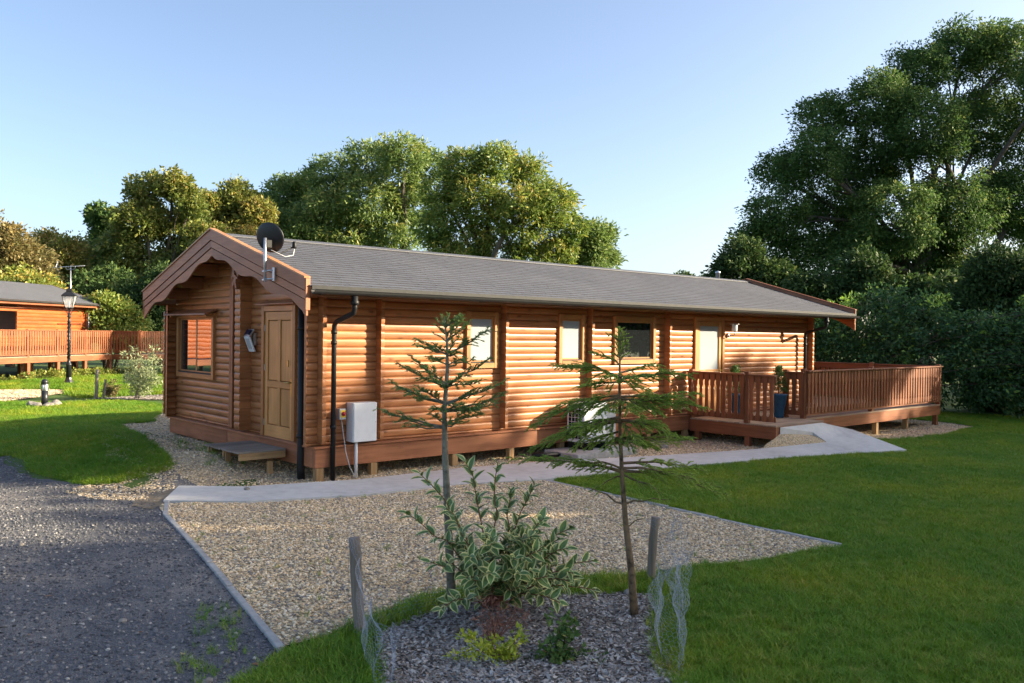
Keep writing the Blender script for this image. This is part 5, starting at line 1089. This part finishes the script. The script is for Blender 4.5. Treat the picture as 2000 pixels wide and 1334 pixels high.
# ------------------------------------------------------------------ young conifers in the planting bed
def needles(pts, ln, gap, rs, spread=.85, lift=.25, wd=.0030, t0=.5, both=True):
    """needles along a polyline -> verts (3 per needle), tint"""
    P = np.array(pts); seg = np.linalg.norm(np.diff(P, axis=0), axis=1); L = seg.sum(); n = max(3, int(L/gap)); s = np.sort(rs.random(n))*L; cum = np.concatenate([[0], np.cumsum(seg)])
    i = np.clip(np.searchsorted(cum, s)-1, 0, len(seg)-1); f = (s-cum[i])/seg[i]; p = P[i]+(P[i+1]-P[i])*f[:, None]; d = unit(P[i+1]-P[i])
    side = unit(np.cross(d, np.array([0, 0, 1.])+rs.normal(size=(n, 3))*.15)); up = np.cross(side, d); ang = rs.uniform(-.55, .55, n) + np.where(rs.random(n) < .5, 0, math.pi)
    rd = side*np.cos(ang)[:, None]*1.0 + up*(np.abs(np.sin(ang))*.9+lift*rs.random(n))[:, None]
    a = unit(d*(.75+.3*rs.random(n))[:, None] + rd*spread); l_ = ln*rs.uniform(.7, 1.15, n)[:, None]; w_ = unit(np.cross(a, rs.normal(size=(n, 3))))*wd
    tip = f*0 + s/L
    return np.stack([p-w_, p+w_, p+a*l_], 1).reshape(-1, 3), np.repeat(np.clip(t0+rs.normal(size=n)*.15+.15*tip, 0, 1), 3)
def sapling(name, label, depth, trunk, radii, branches, mat, bark, seed, ln, gap, side_len, side_gap, droop, spread=.85, bare=.25, side_ang=.9):
    rs = np.random.default_rng(seed); tp = [at(x, y, depth) for x, y in trunk]; base = tp[0].copy(); base[2] = H(base[0], base[1])+.005; tp[0] = base - np.array([0, 0, .1])
    t = thing(name, label, 'sapling', tuple(base)); mb = MB(); mb.tube(tp, radii, 9); NV = []; NT = []
    ys = np.array([p_[1] for p_ in trunk])[::-1]; xs = np.array([p_[0] for p_ in trunk])[::-1]
    for (sy, tx, ty, dd, dens) in branches:
        a = at(np.interp(sy, ys, xs), sy, depth); b = at(tx, ty, depth+dd); L = np.linalg.norm(b-a)
        sag = np.array([0, 0, droop*L]); pts = [a+(b-a)*q_+sag*math.sin(math.pi*q_)*.5 + rs.normal(size=3)*.008*(0 < q_ < 1) for q_ in np.linspace(0, 1, 6)]
        r_ = .004+.008*min(1, L/.6); mb.tube(pts, list(np.linspace(r_, .0022, 6)), 5, cap=False)
        tt0 = rs.uniform(.25, .6)
        if dens > 0:
            v, c = needles(pts[1:] if L > .25 else pts, ln, gap/dens, rs, spread, t0=tt0); NV.append(v); NT.append(c)
        P = np.array(pts); n_ = int(L*(1-bare)/side_gap*dens) if L > .17 else 0; d = unit(b-a)
        for k in range(n_):
            q_ = bare+(1-bare)*(k+rs.random())/max(1, n_); j = min(4, int(q_*5)); o = P[j]+(P[j+1]-P[j])*(q_*5-j); sg = 1 if k % 2 else -1
            sd = unit(np.cross(d, np.array([0, 0, 1.])))*sg; sl = side_len*(1.15-q_*.8)*rs.uniform(.55, 1.15)*min(1, .35+L*1.4)
            e = o + (d*(1.05-side_ang*.25)+sd*side_ang*rs.uniform(.6, 1.1)+np.array([0, 0, rs.uniform(-.55, .38)+droop*-.8]))*sl
            tw = [o, (o+e)/2+np.array([0, 0, .012]), e]; mb.tube(tw, [.0028, .002, .0014], 4, cap=False)
            v, c = needles(tw, ln, gap, rs, spread, t0=tt0+rs.normal()*.08); NV.append(v); NT.append(c)
            if sl > .11:
                for q in range(2):
                    e2 = o+(e-o)*(.4+.3*q) + (d*.8+sd*(.3 if q else -.1)+np.array([0, 0, rs.uniform(-.2, .1)]))*sl*.45; tw2 = [o+(e-o)*(.35+.3*q), e2]; mb.tube(tw2, [.0018, .0012], 4, cap=False)
                    v, c = needles(tw2, ln, gap, rs, spread, t0=tt0+rs.normal()*.08); NV.append(v); NT.append(c)
    mb.v = [tuple(np.array(v)-base) for v in mb.v]; link('trunk', mb.mesh('trunk', bark), t, base)
    V = np.concatenate(NV)-base; link('needles', arrays_mesh('needles', V, np.arange(len(V)).reshape(-1, 3), mat, np.concatenate(NT)), t, base)
    return t
FIRB = []
rsb = np.random.default_rng(5)
for tx, ty in ((852, 622), (862, 614), (875, 612), (890, 618), (900, 615), (848, 633), (893, 632), (870, 618), (858, 640)): FIRB.append((640 if ty < 625 else 652, tx, ty, rsb.uniform(-.1, .1), 1.2))
FIRB += [(668, 845, 648, .05, 1), (665, 904, 625, -.05, 1), (660, 899, 617, .06, 1), (668, 916, 632, .1, 1), (692, 812, 662, -.05, 1), (694, 813, 675, .12, 1), (690, 957, 645, -.1, 1), (690, 895, 656, .1, 1), (694, 893, 690, -.15, 1), (690, 850, 676, -.15, 1), (700, 838, 700, .18, .9),
         (714, 843, 697, .1, .8), (714, 908, 697, -.1, .8), (716, 926, 699, .1, .8), (757, 779, 712, -.05, 1), (752, 805, 701, .1, 1.0), (757, 830, 716, -.18, 1), (755, 956, 701, .05, .8), (757, 938, 744, -.12, 1), (758, 900, 735, -.2, 1), (757, 848, 745, -.2, 1),
         (789, 764, 748, 0, .9), (787, 782, 757, .15, .9), (788, 985, 746, .05, .6), (790, 958, 755, -.1, .7), (786, 820, 760, -.2, .9), (803, 985, 773, -.05, .8), (804, 976, 787, .12, .7), (800, 933, 800, -.15, 1), (802, 900, 790, -.22, 1), (798, 846, 800, -.2, .9),
         (836, 760, 808, 0, .55), (835, 742, 799, .1, .45), (836, 789, 834, -.12, .35), (832, 940, 809, -.05, 1), (830, 892, 826, -.15, .9), (826, 845, 812, -.15, .8), (830, 915, 800, .2, .8)]
sapling('fir_sapling', 'young fir tree with sparse dark green whorls and a bare grey trunk', 6.42, [(885, 1200), (876, 1040), (869, 880), (868, 800), (874, 720), (873, 670), (868, 618)], [.038, .030, .023, .018, .014, .009, .004], FIRB, L_FIR, BARKG, 71, .025, .0018, .14, .0165, -.05, .95, .22)
SPB = [(700, 1212, 643, 0, 1.5), (668, 1184, 651, 0, 1.4), (668, 1234, 659, .05, 1.4), (664, 1226, 652, -.08, 1.4), (690, 1190, 676, .05, 1.4), (692, 1227, 678, -.05, 1.4), (705, 1228, 690, .08, 1.4), (700, 1196, 692, -.08, 1.4),
       (715, 1159, 690, .1, 1.2), (735, 1084, 716, 0, 1.2), (728, 1285, 716, .1, 1.1), (745, 1132, 758, -.15, 1.1), (742, 1345, 735, .05, 1.1), (742, 1270, 767, -.18, 1.1), (738, 1240, 740, -.25, 1.1), (735, 1180, 738, -.25, 1.1),
       (772, 1090, 797, .1, 1.1), (775, 1039, 832, -.02, 1.1), (775, 1327, 786, .1, 1.1), (778, 1294, 812, -.15, 1.1), (780, 1372, 797, 0, 1.1), (780, 1240, 810, -.28, 1.1), (778, 1170, 812, -.28, 1.1), (800, 1362, 770, -.08, 1.0),
       (822, 1042, 878, .0, 1.1), (815, 1072, 860, -.2, 1.1), (820, 1318, 851, -.15, 1.0), (822, 1300, 835, .2, 1.0), (815, 1130, 845, -.3, 1.1), (825, 1250, 868, -.3, 1.1), (842, 1120, 880, .2, 1), (850, 1190, 880, -.3, 1.0),
       (868, 1351, 858, 0, .9), (860, 1285, 880, .2, .9), (920, 1030, 900, 0, .8), (922, 1000, 897, .15, .6), (915, 1120, 905, -.2, .7), (920, 1420, 968, 0, .7), (915, 1405, 950, -.15, .7), (905, 1375, 920, .2, .7), (925, 1300, 975, -.2, .5), (930, 1150, 960, .1, .3),
       (985, 1138, 950, 0, .12), (1030, 1262, 1005, .05, .1), (985, 1310, 975, .1, .15)]
sapling('spruce_sapling', 'young light green spruce with drooping boughs and a thin brown trunk', 6.33, [(1241, 1208), (1234, 1120), (1222, 1020), (1215, 930), (1211, 840), (1210, 740), (1212, 645)], [.034, .028, .021, .017, .013, .009, .004], SPB, L_SPR, BARKB, 72, .021, .0015, .17, .0165, .10, .62, .12, .75)

# variegated shrub: stems and single leaves
rs = np.random.default_rng(80); sd_ = 6.15
shb = on_z(958, 1188, -.19); shb[2] = H(shb[0], shb[1]); shrub = thing('variegated_shrub', 'leafy shrub with cream-edged green leaves on reddish stems', 'shrub', tuple(shb))
lm = MB(); Lh = [(0, 0), (.18, .20), (.42, .27), (.68, .21), (.88, .09), (1.0, 0)]
inner = [(x, w_*.66) for x, w_ in Lh]
def zc(x, w_): return -.22*x*x + .35*abs(w_)
for i in range(len(Lh)-1):
    (x0, a0), (x1, a1) = Lh[i], Lh[i+1]; c0, c1 = inner[i][1], inner[i+1][1]
    for sg in (1, -1):
        V = [(x0, 0, zc(x0, 0)), (x1, 0, zc(x1, 0)), (x1, sg*c1, zc(x1, c1)), (x0, sg*c0, zc(x0, c0)), (x1, sg*a1, zc(x1, a1)), (x0, sg*a0, zc(x0, a0))]
        f1 = [q_ for q_ in ((0, 1, 2, 3) if i > 0 else (0, 1, 2),)]; f2 = [(3, 2, 4, 5)] if 0 < i < len(Lh)-2 else ([(0, 2, 4)] if i == 0 else [(3, 1, 5)])
        if i == len(Lh)-2: f1 = [(0, 1, 3)]
        if sg < 0: f1 = [tuple(reversed(f)) for f in f1]; f2 = [tuple(reversed(f)) for f in f2]
        lm.add(V, f1, 0, True); lm.add(V, f2, 1, True)
leafm = lm.mesh('leaf', [VLEAF, VEDGE]); stm = MB()
TIPS = [(820, 925, -.1), (796, 1003, .0), (909, 902, .05), (972, 907, -.1), (1043, 948, .1), (872, 993, -.2), (998, 959, .15), (1053, 1040, -.1), (1090, 1053, .05), (1110, 1071, -.2), (1160, 1095, 0), (841, 1098, -.1), (1164, 1152, .1), (1095, 1178, -.3), (951, 1040, -.25), (1016, 1120, -.35), (1070, 1125, -.3), (862, 1188, -.25), (985, 1065, .2), (915, 1085, -.3), (890, 1060, .15), (1030, 1085, .2), (960, 1120, -.4), (1120, 1120, -.15)]
TIPS += [(float(rs.uniform(870, 1130)), float(rs.uniform(1010, 1150)), float(rs.uniform(-.4, .3))) for _ in range(20)]
nl = 0; extra = MB(); LV = [tuple(v.co) for v in leafm.vertices]; LF = [tuple(p.vertices) for p in leafm.polygons]; LMI = [p.material_index for p in leafm.polygons]
for k, (tx, ty, dd) in enumerate(TIPS):
    b = at(tx, ty, sd_+dd); a = shb + np.array([rs.uniform(-.08, .08), rs.uniform(-.08, .08), 0]); L = np.linalg.norm(b-a)
    pts = [a+(b-a)*t + np.array([0, 0, .10*L])*math.sin(math.pi*t) + rs.normal(size=3)*.012*(0 < t < 1) for t in np.linspace(0, 1, 8)]
    stm.tube(pts, list(np.linspace(.007, .003, 8)), 5, cap=False); P = np.array(pts); n_ = int(9+L*14)
    for j in range(n_):
        q_ = 1-.80*(j/n_); ii = min(6, int(q_*7)); o = P[ii]+(P[ii+1]-P[ii])*(q_*7-ii); d = unit(P[ii+1]-P[ii])
        az = (j % 2)*math.pi + (j//2)*1.35 + rs.uniform(-.3, .3); e1 = unit(np.cross(d, np.array([.3, .2, 1.]))); e2 = np.cross(d, e1)
        out = unit((e1*math.cos(az)+e2*math.sin(az)) + d*(.75 if j > 2 else 1.6) + np.array([0, 0, .12])); up_ = unit(d*1.0+np.array([0, 0, .8]) - out*np.dot(d+np.array([0, 0, .8]), out)); sd2 = np.cross(up_, out)
        s_ = rs.uniform(.082, .122)*(.8 if j < 2 else 1); M = Matrix(((out[0]*s_, sd2[0]*s_, up_[0]*s_, o[0]-shb[0]), (out[1]*s_, sd2[1]*s_, up_[1]*s_, o[1]-shb[1]), (out[2]*s_, sd2[2]*s_, up_[2]*s_, o[2]-shb[2]), (0, 0, 0, 1)))
        if nl >= 296:
            b0_ = len(extra.v); extra.v += [tuple(M @ Vector(v)) for v in LV]; extra.t += [.5]*len(LV)
            for f_, mi_ in zip(LF, LMI): extra.f.append(tuple(b0_+i_ for i_ in f_)); extra.m.append(mi_); extra.sm.append(True)
            continue
        lo_ = bpy.data.objects.new('leaf', leafm); C.objects.link(lo_); lo_.parent = shrub; lo_.matrix_local = M; nl += 1
ex_ = link('leaves', extra.mesh('leaves', [VLEAF, VEDGE]), shrub, shb); ex_['kind'] = 'stuff'
stm.v = [tuple(np.array(v)-shb) for v in stm.v]; link('stem', stm.mesh('stem', REDSTEM), shrub, shb)

def small_plant(name, label, px, py, depth, spots, mat, stem, seed, per, size, aspect, rad, droop=.0, cat='plant', zb=-.17, tint=.5):
    rs = np.random.default_rng(seed); b = at(px, py, depth); b[2] = H(b[0], b[1])+.01; t = thing(name, label, cat, tuple(b)); mb = MB(); cs_ = []
    for (sx, sy, dd) in spots:
        e = at(sx, sy, depth+dd); pts = bent(b, e, .08, rs, 5, .05); mb.tube(pts, list(np.linspace(.005, .002, 5)), 4, cap=False)
        for q_ in np.linspace(.45, 1, 4): cs_.append(b+(e-b)*q_ + rs.normal(size=3)*rad*.4)
    cs_ = np.array(cs_); V, F, tt = leaves(cs_, np.full(len(cs_), rad), per, size, aspect, rs, np.full(len(cs_), tint), droop=droop)
    V[:, 2] = np.maximum(V[:, 2], b[2]+.004)
    link('foliage', arrays_mesh('foliage', V-b, F, mat, tt), t, b); mb.v = [tuple(np.array(v)-b) for v in mb.v]; link('stem', mb.mesh('stem', stem), t, b); return t
small_plant('feathery_plant', 'feathery rust-brown plant below the cream-edged shrub', 965, 1275, 5.75, [(945, 1175, 0), (960, 1165, .1), (978, 1185, -.05), (1010, 1180, .1), (940, 1210, -.1), (985, 1215, .08), (1030, 1195, .0), (955, 1235, 0)], L_RUST, REDSTEM, 90, 26, .045, .10, .04)
small_plant('golden_shrub', 'small golden-leaved shrub in front of the rusty plant', 965, 1330, 5.45, [(905, 1240, 0), (930, 1270, -.1), (1020, 1235, .05), (1000, 1265, -.05), (985, 1290, .1), (960, 1250, .1), (1010, 1290, 0), (880, 1285, .05), (975, 1310, -.1)], L_GOLD, REDSTEM, 91, 26, .040, .45, .045)
small_plant('low_green_shrub', 'low dark green shrub on the mulch near the chicken wire', 1100, 1325, 5.5, [(1090, 1225, 0), (1110, 1215, .1), (1060, 1270, -.1), (1140, 1280, .05), (1030, 1300, 0), (1170, 1290, .1), (1100, 1290, -.1), (1200, 1300, 0), (1120, 1310, -.05), (1075, 1310, .1)], L_BIG, REDSTEM, 92, 22, .05, .55, .055)
small_plant('grey_sapling', 'loose grey-green sapling beside the gable end', 270, 779, 26.0, [(250, 690, 0), (268, 684, .2), (290, 690, -.2), (305, 700, .2), (258, 710, -.3), (280, 705, .3), (295, 725, 0), (265, 728, .2), (310, 720, -.3), (245, 715, .3), (285, 740, .1), (260, 745, -.1), (302, 740, 0)], L_OLIVE, BARKG, 93, 55, .11, .26, .2, cat='sapling')
small_plant('russet_bush', 'small russet bush behind the pair of pale stakes', 212, 776, 26.6, [(208, 750, 0), (220, 747, .1), (226, 756, -.1), (214, 760, 0), (204, 762, .1), (222, 766, 0)], L_HAW, BARKB, 94, 60, .06, .5, .11, cat='bush')
rs = np.random.default_rng(95); lowp = []
for k in range(34):
    u = rs.uniform(-9.5, 1.5) if k < 26 else rs.uniform(-4, 0); q_ = P2(u, rs.uniform(-.55, -.1) if k % 3 else rs.uniform(.2, .6)); b = np.array([q_[0], q_[1], H(*q_)]); sz = rs.uniform(.16, .32)
    t = thing('border_plant', 'low yellow-green border plant along the posts of the orange deck', 'plant', tuple(b), 'border plants under the orange deck')
    cs_ = b + np.array([(rs.uniform(-sz, sz), rs.uniform(-sz, sz), rs.uniform(.3, 1.1)*sz) for _ in range(7)]); V, F, tt = leaves(cs_, np.full(7, sz*.55), 16, .12, .55, rs, np.full(7, .55), droop=-.2); V[:, 2] = np.maximum(V[:, 2], b[2]+.004)
    link('foliage', arrays_mesh('foliage', V-b, F, L_ASHY, tt), t, b)
    mb = MB()
    for c in cs_[:4]: mb.tube([(0, 0, -.02), tuple(c-b)], .006, 4, cap=False)
    link('stem', mb.mesh('stem', REDSTEM), t, b)
# potted topiary on the deck
def topiary(x, y, label):
    t = thing('potted_topiary', label, 'potted plant', (x, y, .25)); rs = np.random.default_rng(int(x*100))
    p_ = MB(); p_.lathe([(.10, 0), (.105, .01), (.17, .46), (.18, .47), (.18, .50), (.155, .50), (.15, .44), (0, .44)], (x, y, .25), 20); p_.obj('pot', BLUEPOT, t)
    cs_ = []
    for k in range(150): z = rs.random()**.8; r_ = .17*(1-.75*z)*math.sqrt(rs.random())+.02; a_ = rs.uniform(0, 6.28); cs_.append((x+r_*math.cos(a_), y+r_*math.sin(a_), .78+.55*z))
    cs_ = np.array(cs_); V, F, tt = leaves(cs_, np.full(len(cs_), .045), 24, .028, .5, rs, np.full(len(cs_), .5), droop=-.1); b = np.array([x, y, .25])
    link('foliage', arrays_mesh('foliage', V-b, F, L_TOP, tt), t, b); MB().tube([(x, y, .68), (x, y, 1.2)], .012, 6).obj('stem', BARKB, t)
topiary(10.20, -1.12, 'clipped conifer in a tall blue pot beside the deck gateway'); topiary(9.35, -.62, 'clipped conifer in a tall blue pot behind the side railing')
# fallen leaves
dl = MB().add([(0, 0, .004), (.4, .22, .03), (1, 0, .012), (.4, -.22, .035)], [(0, 1, 2, 3)]).mesh('fallen_leaf', DEADLEAF)
for k, (px, py, s_) in enumerate(((86, 1165, .075), (362, 1278, .07), (280, 1230, .05), (490, 1295, .09), (150, 1095, .045), (60, 1240, .045), (330, 1145, .04), (210, 1020, .05))):
    p_ = on_z(px, py, -.22); o = bpy.data.objects.new('fallen_leaf', dl); C.objects.link(o); o.location = (p_[0], p_[1], H(p_[0], p_[1])+.012); o.scale = (s_, s_, s_); o.rotation_euler = (0, 0, k*1.7)
    tag(o, 'curled brown leaf fallen on the dark driveway', 'leaf', 'fallen leaves on the driveway')
